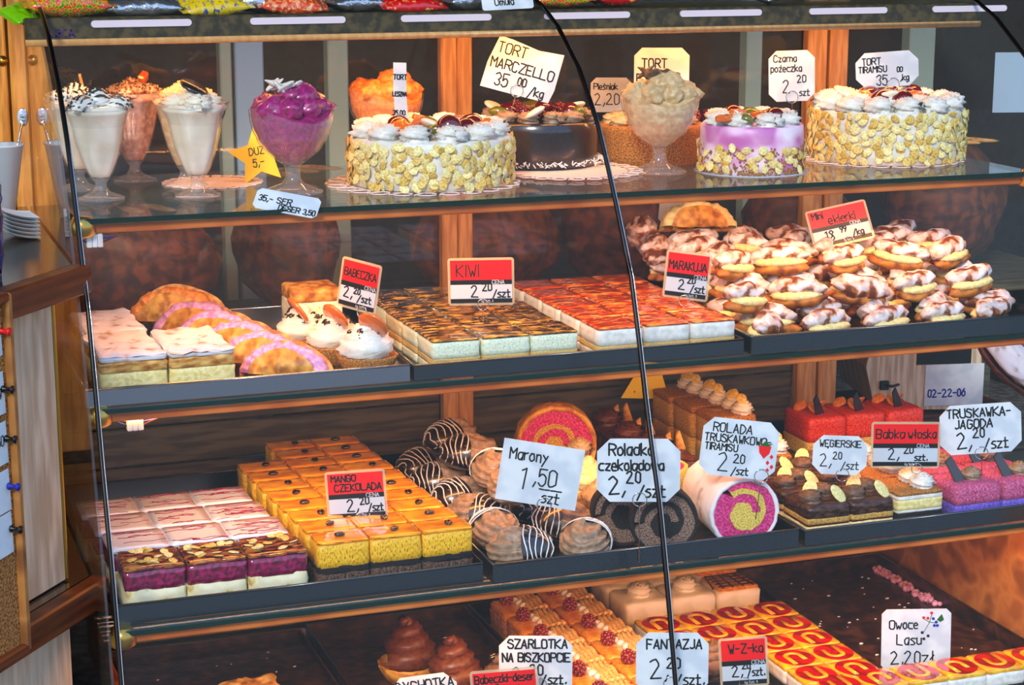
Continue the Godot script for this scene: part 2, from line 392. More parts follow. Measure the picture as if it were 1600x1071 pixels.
# ---------------------------------------------------------------- lettering, signs
# one pen stroke font: two digits a point, x then height (2 is the base line, 6 the height of small letters, 8 of capitals)
const PEN := {"A": "022842 1434", "B": "02083847463505 3544433202", "C": "4738180703123243", "D": "02082846442202", "E": "48080242 0535", "F": "480802 0535", "G": "47381807031232434525", "H": "0208 4248 0545", "I": "0208", "J": "38331203", "K": "0208 480542", "L": "080242", "M": "0208254842", "N": "02084248", "O": "180703123243473818", "P": "02083847463505", "R": "02083847463505 2542", "S": "4738180706354443321203", "T": "0848 2822", "U": "080312324348", "W": "0812253248", "Y": "082548 2522", "Z": "08480242", "Ę": "48080242 0535 423141",
	"a": "36160503122234 3632", "b": "0802 0516263533221203", "c": "3626160503122232", "d": "3832 3626160503122233", "e": "043435261605031232", "g": "36160503122234 36311001", "h": "0802 0516263532", "i": "0602 0708", "j": "161100 1718", "k": "0802 360432", "l": "0802", "ł": "1812 0426", "m": "0602 05162522 25364542", "n": "0602 0516263532", "o": "160503122233352616", "ó": "160503122233352616 2738", "p": "0600 0516263533221203", "r": "0602 051626", "s": "36160524332202", "ś": "36160524332202 1728", "t": "1813122232 0636", "u": "060312223336 3632", "w": "0612243246", "y": "0624 3600", "z": "06360232", "ż": "06360232 2728",
	"0": "180703122233372818", "1": "071812", "2": "07182837360242", "3": "071828373625 253433221203", "4": "280444 3632", "5": "38080516263533221203", "6": "2817050312223335261605", "7": "083812", "8": "25160718283726 2514031222333425", "9": "36251506071828373612", ".": "1213", ",": "1301", ";": "1415 1301", "/": "0048", "-": "0535", ":": "1213 1617", "_": "0242"}

# write text in the plane z, base line at (x, y), capitals h high, pen width w
func write(st: SurfaceTool, text: String, x: float, y: float, h: float, z: float, w := 0.0016, narrow := 0.85, room := 0.0) -> void:
	if room > 0.0:
		var total := 0.0
		for ch in text:
			var far := 1.7
			if PEN.has(ch):
				far = 0.0
				for stroke in (PEN[ch] as String).split(" "):
					for i in range(0, stroke.length() - 1, 2): far = maxf(far, float(stroke[i]))
			total += (far + 1.3) * h / 6.0
		narrow = minf(narrow, room / total)
	flat(st)
	var k := h / 6.0
	var pen := x
	for ch in text:
		if ch == " " or not PEN.has(ch):
			pen += 3.0 * k * narrow
			continue
		var wide := 0.0
		for stroke in (PEN[ch] as String).split(" "):
			var pts := []
			for i in range(0, stroke.length() - 1, 2):
				var px := float(stroke[i])
				wide = maxf(wide, px)
				pts.append(Vector2(pen + px * k * narrow + nz(Vector3(pen, px, i), 30.0) * k * 0.5, y + (float(stroke[i + 1]) - 2.0) * k + nz(Vector3(i, pen, px), 30.0, 7.0) * k * 0.5))
			for i in pts.size():
				var c: Vector2 = pts[i]
				for e in 6:
					var a := TAU * e / 6
					var b := TAU * (e + 1) / 6
					tri(st, Vector3(c.x, c.y, z), Vector3(c.x + cos(b) * w / 2, c.y + sin(b) * w / 2, z), Vector3(c.x + cos(a) * w / 2, c.y + sin(a) * w / 2, z))
				if i + 1 < pts.size():
					var d: Vector2 = pts[i + 1]
					var s := (d - c).orthogonal().normalized() * w / 2
					quad(st, Vector3(c.x + s.x, c.y + s.y, z), Vector3(d.x + s.x, d.y + s.y, z), Vector3(d.x - s.x, d.y - s.y, z), Vector3(c.x - s.x, c.y - s.y, z))
		pen += (wide + 1.3) * k * narrow
	smooth(st)

func round_rect(w: float, h: float, r: float, n := 4) -> PackedVector2Array:
	var p := PackedVector2Array()
	for k in 4:
		var c := Vector2((w / 2 - r) * [1, -1, -1, 1][k], (h / 2 - r) * [1, 1, -1, -1][k])
		for i in n + 1:
			var a := PI / 2 * (k + float(i) / n)
			p.append(c + Vector2(cos(a), sin(a)) * r)
	return p

func sign_base(called: String, label: String, category: String, at: Vector3, ang: Vector3) -> Node3D:
	var o := thing(called, label, category, at)
	o.rotation_degrees = ang
	return o

# wire holder: a ring that clips the card and a stem down into the cake
func wire(o: Node3D, x: float, y: float, stem: float, r := 0.011) -> void:
	var st := S()
	var ring := []
	for i in 19: ring.append(Vector3(x + sin(TAU * i / 18) * r, y - cos(TAU * i / 18) * r, 0.0022))
	ring.append(Vector3(x, y - r - stem, 0.0005))
	tube(st, ring, 0.0008, 5)
	part("wire_pin", st, M.silver, o)

# card with cut corners and hand lettering; sizes and lines in millimetres from the top left corner
func card(label: String, at: Vector3, ang: Vector3, w: float, h: float, cut: float, lines: Array, pin := [], pen := 1.7, poly := PackedVector2Array(), m: Material = null, called := "price_card") -> Node3D:
	var o := sign_base(called, label, "price card", at, ang)
	var k := 0.001
	if poly.is_empty():
		var a := w / 2
		var b := h / 2
		poly = PackedVector2Array([Vector2(a - cut, b), Vector2(a, b - cut), Vector2(a, -b + cut), Vector2(a - cut, -b), Vector2(-a + cut, -b), Vector2(-a, -b + cut), Vector2(-a, b - cut), Vector2(-a + cut, b)]) if cut > 0 else PackedVector2Array([Vector2(a, b), Vector2(a, -b), Vector2(-a, -b), Vector2(-a, b)])
	var q := PackedVector2Array()
	for p in poly: q.append(p * k)
	var st := S()
	prism(st, q, -0.0004, 0.0004)
	part("sheet", st, m if m else M.paper, o)
	st = S()
	for L in lines: write(st, L[0], (L[1] - w / 2) * k, (h / 2 - L[2]) * k, L[3] * k, 0.0008, (L[4] if L.size() > 4 else pen * 1.25) * k, 0.85, (w - L[1] - 1.5) * k)
	part("lettering", st, M.ink, o)
	if pin: wire(o, pin[0] * k, pin[1] * k, pin[2] * k)
	return o

# red and white printed tag in a clear holder
func red_tag(label: String, at: Vector3, ang: Vector3, w: float, h: float, lines: Array, pin := [], small := "kg 1szt. 1l") -> Node3D:
	var o := sign_base("price_tag", label, "price tag", at, ang)
	var k := 0.001
	var st := S()
	prism(st, round_rect(w * k + 0.008, h * k + 0.008, 0.005), -0.0012, 0.0)
	part("clear_holder", st, M.plastic, o)
	var bands := [["red_panel", M.red_print, 0.0, 0.46], ["black_stripe", M.black_print, 0.46, 0.57], ["white_panel", M.white_print, 0.57, 0.9], ["black_stripe", M.black_print, 0.9, 1.0]]
	for b in bands:
		st = S()
		box(st, Vector3(0, (0.5 - (b[2] + b[3]) / 2) * h * k, 0.0004), Vector3(w * k, (b[3] - b[2]) * h * k, 0.0008), 0.0001)
		part(b[0], st, b[1], o)
	st = S()
	for L in lines: write(st, L[0], (L[1] - w / 2) * k, (h / 2 - L[2]) * k, L[3] * k, 0.0011, 0.0023, 0.9, (w - L[1] - 1.0) * k)
	part("lettering", st, M.ink, o)
	st = S()
	write(st, "CENA", (w * 0.68 - w / 2) * k, (0.5 - 0.555) * h * k, h * 0.085 * k, 0.0011, 0.0009, 1.0)
	write(st, small, (w * 0.5 - w / 2) * k, (0.5 - 0.98) * h * k, h * 0.055 * k, 0.0011, 0.0006)
	part("printed_lettering", st, M.white_print, o)
	if pin: wire(o, pin[0] * k, pin[1] * k, pin[2] * k, 0.009)
	return o

# ---------------------------------------------------------------- the case and the kiosk
const GLASS_PROFILE := [[0.305, -0.40], [0.30, -0.346], [0.262, -0.255], [0.196, -0.153], [0.111, -0.069], [0.008, 0.0], [-0.102, 0.067], [-0.299, 0.136], [-0.437, 0.189], [-0.701, 0.26], [-0.95, 0.315]]

func glass_points() -> Array:
	var c := Curve3D.new()
	var g := GLASS_PROFILE
	for i in g.size():
		var a: Array = g[max(i - 1, 0)]
		var b: Array = g[min(i + 1, g.size() - 1)]
		var tan := Vector3(0, b[0] - a[0], b[1] - a[1]) / 6.0
		c.add_point(Vector3(0, g[i][0], g[i][1]), -tan, tan)
	var out := []
	for i in 41: out.append(c.sample_baked(c.get_baked_length() * i / 40.0))
	return out

func build_structure() -> void:
	var st := S()
	box(st, Vector3(0, -1.3, 1.0), Vector3(12, 0.1, 10), 0.01)
	struct("floor", st, M.pavement)
	st = S()
	box(st, Vector3(0.3, 0.1, -3.8), Vector3(5.4, 2.8, 0.1), 0.002)
	struct("wall_back", st, M.room)
	st = S()
	box(st, Vector3(-2.35, 0.1, -2.05), Vector3(0.1, 2.8, 3.5), 0.002)
	struct("wall_left", st, M.room)
	st = S()
	box(st, Vector3(2.95, 0.1, -1.85), Vector3(0.1, 2.8, 3.9), 0.002)
	struct("wall_right", st, M.room)
	st = S()
	box(st, Vector3(0.3, 1.25, -1.8), Vector3(5.4, 0.1, 4.1), 0.002)
	struct("ceiling", st, M.room)
	# wooden wall piece left behind the case
	st = S()
	box(st, Vector3(-1.52, 0.1, -0.66), Vector3(1.45, 1.2, 0.03), 0.003)
	var w := struct("trim_1", st, M.yellow_wood)
	w.set_meta("label", "yellow pine boarding behind the left end of the case")
	for x in [-0.835, -0.87]:
		st = S()
		box(st, Vector3(x, 0.15, -0.635), Vector3(0.03, 0.6, 0.02), 0.003)
		part("batten", st, M.yellow_wood, w)
	st = S()
	lathe(st, [Vector2(0, 0.004), Vector2(0.004, 0.004), Vector2(0.005, 0.002), Vector2(0.009, 0.0015), Vector2(0.009, 0.0)], 16, Transform3D(Basis(Vector3.RIGHT, PI / 2), Vector3(-0.862, 0.2, -0.624)))
	part("bolt_head", st, M.brass, w)
	# pale posts deep in the shop, imitating reflections of windows and door frames
	for a in [[-0.31, 0.06, M.pale_blue], [-0.36, 0.025, M.pale_reflection], [-0.12, 0.045, M.pale_reflection], [0.86, 0.04, M.pale_reflection], [1.3, 0.07, M.pale_reflection]]:
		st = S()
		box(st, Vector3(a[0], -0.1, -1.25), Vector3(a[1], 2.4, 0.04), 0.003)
		struct("reflection_trim_2", st, a[2])

	var c := thing("display_case", "glass fronted pastry display case with wooden back posts and curved panes", "display case", Vector3(0, -0.95, 0))
	var T := Transform3D(Basis.IDENTITY, Vector3(0, 0.95, 0))
	# top board and olive front panel with pale slots
	st = S()
	box(st, Vector3(0.01, 0.277, -0.475), Vector3(1.72, 0.012, 0.25), 0.002, T)
	part("top_board", st, M.olive_board, c)
	st = S()
	box(st, Vector3(0.01, 0.266, -0.345), Vector3(1.72, 0.036, 0.012), 0.002, T)
	var fp := part("front_panel", st, M.olive_board, c)
	for i in 8:
		st = S()
		prism(st, round_rect(0.158, 0.011, 0.0054), 0.0, 0.003, Transform3D(Basis.IDENTITY, Vector3(-0.67 + 0.2525 * i, 0.2735 + 0.95, -0.339)))
		part("pale_slot", st, M.slot, fp)
	st = S()
	write(st, "UKA", -0.812, 0.254 + 0.95, 0.011, -0.3385, 0.003, 1.4)
	part("purple_lettering", st, M.purple_print, fp)
	st = S()
	tube(st, [Vector3(-0.85, 0.246, -0.342), Vector3(0.87, 0.246, -0.342)], 0.006, 8, T)
	part("top_rail", st, M.orange_wood, c)
	# back posts
	for a in [[-0.085, 0.03], [-0.055, 0.028], [0.663, 0.042], [0.71, 0.04]]:
		st = S()
		box(st, Vector3(a[0], -0.32, -0.585), Vector3(a[1], 1.24, 0.025), 0.003, T)
		part("back_post", st, M.orange_wood, c)
	# sliding back doors: glass above, dark planks below
	for a in [[-0.845, -0.1], [-0.04, 0.64], [0.73, 1.4]]:
		st = S()
		box(st, Vector3((a[0] + a[1]) / 2, 0.0, -0.60), Vector3(a[1] - a[0], 0.6, 0.005), 0.001, T)
		part("back_pane", st, M.back_glass, c)
		for i in 8:
			if a[0] > 0.7 and i < 4: continue
			st = S()
			box(st, Vector3((a[0] + a[1]) / 2, -0.345 - 0.072 * i, -0.60), Vector3(a[1] - a[0], 0.069, 0.012), 0.003, T)
			part("back_plank", st, M.dark_plank, c)
	# bottom deck, track and ends
	st = S()
	box(st, Vector3(-0.02, -0.83, -0.14), Vector3(1.64, 0.03, 0.85), 0.002, T)
	part("deck", st, M.deck_board, c)
	for i in 4:
		st = S()
		box(st, Vector3(-0.02, -0.806 + 0.005 * i, -0.475 - 0.018 * i), Vector3(1.5, 0.012 + 0.01 * i, 0.01), 0.002, T)
		part("door_track", st, M.steel, c)
	st = S()
	box(st, Vector3(0.765, -0.69, -0.14), Vector3(0.02, 0.26, 0.86), 0.002, T)
	part("end_panel", st, M.tan_board, c)
	st = S()
	box(st, Vector3(-0.815, -0.74, -0.2), Vector3(0.012, 0.2, 0.7), 0.002, T)
	part("end_panel", st, M.brown_wood, c)
	# curved panes and their dark seams
	var g := glass_points()
	for a in [[-0.822, -0.004], [0.004, 0.842]]:
		st = S()
		for i in g.size() - 1:
			var p: Vector3 = g[i] + Vector3(0, 0.95, 0)
			var q: Vector3 = g[i + 1] + Vector3(0, 0.95, 0)
			var l := Vector3(a[0], 0, 0)
			var r := Vector3(a[1], 0, 0)
			quad(st, q + l, p + l, p + r, q + r)
		part("curved_pane", st, M.glass, c)
	for x in [-0.825, 0.0, 0.845]:
		st = S()
		var pts := []
		for p in g: pts.append(p + Vector3(x, 0.95, 0.001))
		tube(st, pts, 0.0035, 6)
		var seam := part("black_seam", st, M.black, c)
		st = S()
		pts = []
		for p in g: pts.append(p + Vector3(x + 0.003, 0.95, 0.0045))
		tube(st, pts, 0.0009, 5)
		part("bright_edge", st, M.silver, seam)
	# left side pane
	st = S()
	var poly := PackedVector2Array()
	for p in g:
		if p.y > -0.9: poly.append(Vector2(-p.z + 0.01, p.y))
	poly.append(Vector2(0.58, -0.9)); poly.append(Vector2(0.58, 0.28))
	prism(st, poly, -0.002, 0.002, Transform3D(Basis(Vector3.UP, PI / 2), Vector3(-0.835, 0.95, 0)))
	part("side_pane", st, M.end_glass, c)

	# three glass shelves with a lamp rail below the front edge
	for a in [[0.0, -0.085, 1, "upper"], [-0.268, -0.005, 2, "middle"], [-0.556, 0.145, 3, "lower"]]:
		var y: float = a[0]
		var zf: float = a[1]
		var s := thing("glass_shelf", {1: "green edged glass shelf that carries the whole cakes and sundaes", 2: "green edged glass shelf under the eclair, kiwi and vanilla slice trays", 3: "green edged glass shelf under the mango, roulade and hazelnut trays"}[a[2]], "shelf", Vector3(0.01, y, zf), 0, "glass shelves of the case")
		st = S()
		box(st, Vector3(0, 0, -(zf + 0.57) / 2), Vector3(1.64, 0.008, zf + 0.57 - 0.004), 0.001)
		part("glass_plate", st, M.shelf_glass, s)
		st = S()
		box(st, Vector3(0, 0, 0.001), Vector3(1.64, 0.0086, 0.004), 0.001)
		part("polished_edge", st, M.glass_edge, s)
		st = S()
		box(st, Vector3(0, -0.0125, -0.012), Vector3(1.6, 0.013, 0.008), 0.002)
		part("lamp_rail", st, M.rail, s)
		for x in [-0.815, 0.815]:
			st = S()
			lathe(st, [Vector2(0, 0.02), Vector2(0.014, 0.018), Vector2(0.019, 0.008), Vector2(0.019, -0.008), Vector2(0.014, -0.012), Vector2(0, -0.012)], 16, Transform3D(Basis.IDENTITY, Vector3(x * 1.002, -0.012, -0.012)))
			part("brass_pin", st, M.brass, s)
		lamp(s, Vector3(0, -0.014, -0.026), 1.56)
	# lamp under the top board
	var lt := thing("lamp_tube", "warm strip lamp hidden behind the olive front panel", "lamp", Vector3(0.01, 0.25, -0.37))
	lamp(lt, Vector3(0, 0, 0), 1.6)
	# wires with white connector blocks at the left ends of the lamp rails
	for a in [[Vector3(-0.79, -0.03, -0.1), "upper glass shelf, by the sundaes"], [Vector3(-0.752, -0.297, -0.035), "middle glass shelf, under the vanilla slices"]]:
		var o := thing("wire_connector", "white terminal block with two wires under the " + a[1], "connector", a[0])
		st = S()
		for i in 3:
			box(st, Vector3(0.008 * (i - 1), 0, 0), Vector3(0.0075, 0.02, 0.014), 0.001)
			lathe(st, [Vector2(0, 0.013), Vector2(0.003, 0.013), Vector2(0.003, 0.009)], 8, Transform3D(Basis.IDENTITY, Vector3(0.008 * (i - 1), 0, 0)))
		part("terminal_block", st, M.white_stripe, o)
		for k in 2:
			st = S()
			tube(st, [Vector3(0.01, 0.002 - 0.006 * k, 0), Vector3(0.03, 0.004, 0), Vector3(0.055, 0.014, 0.002 * k), Vector3(0.07, 0.022 + 0.004 * k, 0)], 0.0013, 5)
			tube(st, [Vector3(-0.01, -0.003 + 0.006 * k, 0), Vector3(-0.025, 0.004 + 0.004 * k, 0), Vector3(-0.036, 0.02, 0)], 0.0013, 5)
			part("wire", st, [M.blue_ink, M.bread][k], o)

func lamp(o: Node3D, at: Vector3, length: float) -> void:
	var st := S()
	tube(st, [at + Vector3(-length / 2, 0, 0), at + Vector3(length / 2, 0, 0)], 0.004, 8)
	part("glowing_tube", st, M.glow, o)
	var l := AreaLight3D.new()
	l.name = "lamp_light"
	l.area_size = Vector2(length, 0.02)
	l.light_color = LAMP_COLOR
	l.light_energy = LAMP_ENERGY
	l.shadow_enabled = true
	l.area_range = 6.0
	l.area_attenuation = 2.0
	o.add_child(l)
	l.position = at + Vector3(0, -0.006, -0.004)
	l.rotation_degrees = Vector3(-68, 0, 0)

func tray(x0: float, x1: float, z0: float, z1: float, y: float, h: float, m: Material, label: String) -> void:
	var o := thing("baking_tray", label, "tray", Vector3((x0 + x1) / 2, y, (z0 + z1) / 2), 0, "metal trays")
	var w := x1 - x0
	var d := z1 - z0
	var st := S()
	box(st, Vector3(0, 0.001, 0), Vector3(w - 0.004, 0.002, d - 0.004), 0.0005)
	part("tray_bottom", st, m, o)
	for k in 2:
		st = S()
		box(st, Vector3(0, h / 2, (d / 2 - 0.001) * [1, -1][k]), Vector3(w, h, 0.002), 0.0005)
		part("tray_wall", st, m, o)
		st = S()
		box(st, Vector3((w / 2 - 0.001) * [1, -1][k], h / 2, 0), Vector3(0.002, h, d - 0.005), 0.0005)
		part("tray_wall", st, m, o)
	st = S()
	var a := w / 2 - 0.001
	var b := d / 2 - 0.001
	tube(st, [Vector3(-a, h, b), Vector3(a, h, b), Vector3(a, h, -b), Vector3(-a, h, -b), Vector3(-a, h, b)], 0.0022, 6)
	part("rolled_rim", st, m, o)

# ---------------------------------------------------------------- foods
func fruit_bits(o: Node3D, r: float, y: float, seed_at: int, kinds: Array, n: int, spread := 0.7, sz := 1.0) -> void:
	rng.seed = seed_at
	for i in n:
		var a := TAU * i / n + rng.randf() * 0.7
		var rr := r * spread * (0.25 + 0.75 * rng.randf())
		var p := Vector3(cos(a) * rr, y, sin(a) * rr)
		var k: String = kinds[i % kinds.size()]
		var t := Transform3D(Basis.from_euler(Vector3(rng.randf() - 0.5, rng.randf() * 6, rng.randf() - 0.5)), p)
		var st := S()
		if k == "cherry":
			blob(st, Vector3(0.017, 0.015, 0.017) * sz, 0.05, 40, i)
			part("cherry", st, M.cherry, o, t.translated(Vector3(0, 0.012, 0)))
		elif k == "raspberry":
			part("raspberry", raspberry_mesh(), M.raspberry, o, t.translated(Vector3(0, 0.01, 0)))
		elif k == "orange":
			slab(st, 0.042 * sz, 0.026 * sz, -0.004, 0.006, 0.003, 0.004, i)
			part("orange_slice", st, M.orange_fruit, o, t.translated(Vector3(0, 0.012, 0)))
		elif k == "kiwi":
			blob(st, Vector3(0.02, 0.011, 0.015) * sz, 0.15, 50, i)
			part("kiwi_wedge", st, M.kiwi_fruit, o, t.translated(Vector3(0, 0.009, 0)))
		elif k == "banana":
			blob(st, Vector3(0.02, 0.006, 0.02) * sz, 0.05, 40, i)
			part("banana_slice", st, M.cream, o, t.translated(Vector3(0, 0.015, 0)))

var _rasp: ArrayMesh
func raspberry_mesh() -> ArrayMesh:
	if _rasp == null:
		var st := S()
		for i in 34:
			var y := 1.0 - 2.0 * (i + 0.5) / 34
			var a := i * 2.39996
			var q := sqrt(1 - y * y)
			blob(st, Vector3.ONE * 0.0034, 0, 1, 0, Transform3D(Basis.IDENTITY, Vector3(cos(a) * q * 0.0105, y * 0.011, sin(a) * q * 0.0105)), 6, 4)
		blob(st, Vector3(0.0105, 0.011, 0.0105), 0, 1, 0, ID, 8, 6)
		_rasp = done(st)
	return _rasp

func rosettes(o: Node3D, r: float, y: float, n: int, rr: float, h: float, m: Material) -> void:
	for v in 2:
		var st := S()
		swirl(st, rr, h, 7, 5.0 + v)
		var me := done(st)
		for i in n:
			if i % 2 == v:
				var a := TAU * i / n
				part("cream_rosette", me, m, o, Transform3D(Basis(Vector3.UP, a * 3.0), Vector3(cos(a) * r, y, sin(a) * r)))

# almond flakes over the side of a cake: the n seen ones each its own part, those round the back joined
func flakes(o: Node3D, r: float, y0: float, y1: float, n: int, seed_at: int) -> void:
	rng.seed = seed_at
	var kinds := []
	for v in 3:
		var st := S()
		blob(st, Vector3(0.0068 + 0.001 * v, 0.0092, 0.0011), 0.12, 150, v * 5, ID, 10, 4)
		kinds.append(done(st))
	var rest := S()
	for i in n + n / 2:
		var seen := i < n
		var rows := maxi(3, int(round((y1 - y0) / 0.0088)))
		var a: float = deg_to_rad(-15.0 + 250.0 * (i / rows + 0.5 + rng.randf_range(-0.45, 0.45)) * rows / n if seen else rng.randf_range(235.0, 345.0))
		var y := lerpf(y0, y1, (i % rows + 0.5 + rng.randf_range(-0.5, 0.5)) / rows)
		var nrm := Vector3(cos(a), 0, sin(a))
		var b := Basis(Vector3.UP, PI / 2 - a) * Basis.from_euler(Vector3((rng.randf() - 0.5) * 0.9, (rng.randf() - 0.5) * 0.9, rng.randf() * 6))
		var t := Transform3D(b, nrm * (r + 0.001 + 0.004 * rng.randf()) + Vector3(0, y, 0))
		var m: Material = M.almond if rng.randf() < 0.6 else M.almond_gold
		if seen: part("almond_flake", kinds[i % 3], m, o, t)
		else: blob(rest, Vector3(0.0065, 0.0085, 0.0011), 0.12, 150, 0, t, 8, 3)
	part("almond_coating", rest, M.almond, o).set_meta("kind", "stuff")

func cake_body(o: Node3D, r: float, h: float, m: Material, called := "cake_body", wob := 0.002) -> void:
	var st := S()
	var prof := [Vector2(0, 0), Vector2(r * 0.99, 0), Vector2(r, h * 0.2), Vector2(r, h * 0.5), Vector2(r, h * 0.8), Vector2(r * 0.995, h - 0.003), Vector2(r - 0.004, h), Vector2(r * 0.6, h), Vector2(0, h)]
	surf(st, 48, prof.size() - 1, func(u, v):
		var q: Vector2 = prof[int(round(v * (prof.size() - 1)))]
		var a: float = u * TAU
		var p := Vector3(cos(a) * q.x, q.y, -sin(a) * q.x)
		return p + Vector3(p.x, 0, p.z).normalized() * nz(p, 30) * wob)
	part(called, st, m, o)

func doily(label: String, at: Vector3, r: float) -> void:
	var o := thing("paper_doily", label, "doily", at)
	var st := S()
	var n := 96
	var rows := [0.0, 0.55, 0.78]
	flat(st)
	surf(st, n, 2, func(u, v):
		var q: float = rows[int(round(v * 2))] * r
		return Vector3(cos(u * TAU) * q, 0.0008, -sin(u * TAU) * q))
	part("paper_centre", st, M.doily, o)
	# lace rim: spokes and two scalloped rings
	st = S()
	for k in 24:
		var a := TAU * k / 24
		var ring := []
		for i in 9:
			var b := TAU * i / 8
			ring.append(Vector3(cos(a) * r * 0.89 + cos(b) * r * 0.1, 0.0012, sin(a) * r * 0.89 + sin(b) * r * 0.1))
		tube(st, ring, 0.0011, 4)
		tube(st, [Vector3(cos(a) * r * 0.78, 0.0012, sin(a) * r * 0.78), Vector3(cos(a + 0.13) * r * 0.95, 0.0012, sin(a + 0.13) * r * 0.95)], 0.001, 4)
	part("lace_rim", st, M.doily, o)

# ---- sundae glasses
func tulip(label: String, at: Vector3, turn: float, fill: Material, top: Material, stripes: bool, extra := "") -> void:
	var o := thing("sundae_glass", label, "sundae", at, turn, "sundaes in tulip glasses")
	var st := S()
	lathe(st, [Vector2(0, 0), Vector2(0.036, 0), Vector2(0.0365, 0.003), Vector2(0.03, 0.006), Vector2(0.014, 0.012), Vector2(0.009, 0.02), Vector2(0.0085, 0.026), Vector2(0.012, 0.031), Vector2(0, 0.034)], 32)
	part("glass_foot", st, M.cup_glass, o)
	st = S()
	lathe(st, [Vector2(0.012, 0.03), Vector2(0.02, 0.042), Vector2(0.029, 0.065), Vector2(0.036, 0.09), Vector2(0.041, 0.115), Vector2(0.047, 0.135), Vector2(0.055, 0.148), Vector2(0.0535, 0.149), Vector2(0.046, 0.1355), Vector2(0.039, 0.115)], 48, ID, 6, 0.05)
	part("glass_bowl", st, M.cup_glass, o)
	st = S()
	lathe(st, [Vector2(0, 0.034), Vector2(0.014, 0.036), Vector2(0.0185, 0.044), Vector2(0.027, 0.066), Vector2(0.034, 0.09), Vector2(0.0385, 0.115), Vector2(0.045, 0.134), Vector2(0.05, 0.14), Vector2(0.03, 0.146), Vector2(0, 0.148)], 48, ID, 6, 0.05)
	part("cream_filling", st, fill, o)
	for a in [[0.0, 0.0, 0.03, 0.034], [0.028, 0.014, 0.024, 0.022], [-0.028, 0.012, 0.025, 0.024], [0.0, -0.028, 0.024, 0.022]]:
		st = S()
		swirl(st, a[2], a[3], 8, 6.0)
		var c := part("whipped_cream", st, top, o, Transform3D(Basis(Vector3.UP, a[0] * 90), Vector3(a[0], 0.139, a[1])))
		if stripes:
			st = S()
			for k in 5:
				var pts := []
				for i in 9:
					var x: float = -a[2] * 0.85 + a[2] * 1.7 * i / 8.0
					var z: float = (k - 2) * 0.0085
					var q: float = (x * x + z * z) / (a[2] * a[2])
					pts.append(Vector3(x, a[3] * maxf(0.02, 1.0 - q * 0.95) * 0.92 + 0.003, z))
				tube(st, pts, 0.0023, 5)
			part("chocolate_drizzle", st, M.choc, c)
	if extra == "coin":
		st = S()
		lathe(st, [Vector2(0, -0.003), Vector2(0.022, -0.003), Vector2(0.024, 0), Vector2(0.022, 0.003), Vector2(0, 0.003)], 24, Transform3D(Basis.from_euler(Vector3(0.5, 0, 0.1)), Vector3(0.0, 0.172, 0.0)))
		part("chocolate_disc", st, M.choc, o)
		st = S()
		blob(st, Vector3(0.014, 0.012, 0.004), 0.4, 60, 2, Transform3D(Basis.IDENTITY, Vector3(0.02, 0.13, 0.038)))
		part("chocolate_flake", st, M.choc, o)
	elif extra == "wedge":
		st = S()
		box(st, Vector3(0, 0, 0), Vector3(0.022, 0.018, 0.014), 0.003, Transform3D(Basis.from_euler(Vector3(0.3, 0.4, 0.5)), Vector3(0.03, 0.17, 0)))
		part("orange_wedge", st, M.orange_fruit, o)
	elif extra == "wafer":
		st = S()
		prism(st, PackedVector2Array([Vector2(-0.012, 0), Vector2(0.012, 0), Vector2(0, 0.034)]), -0.002, 0.002, Transform3D(Basis.from_euler(Vector3(-0.2, 0.3, 0.3)), Vector3(0.02, 0.155, 0.01)))
		part("wafer", st, M.pancake, o)

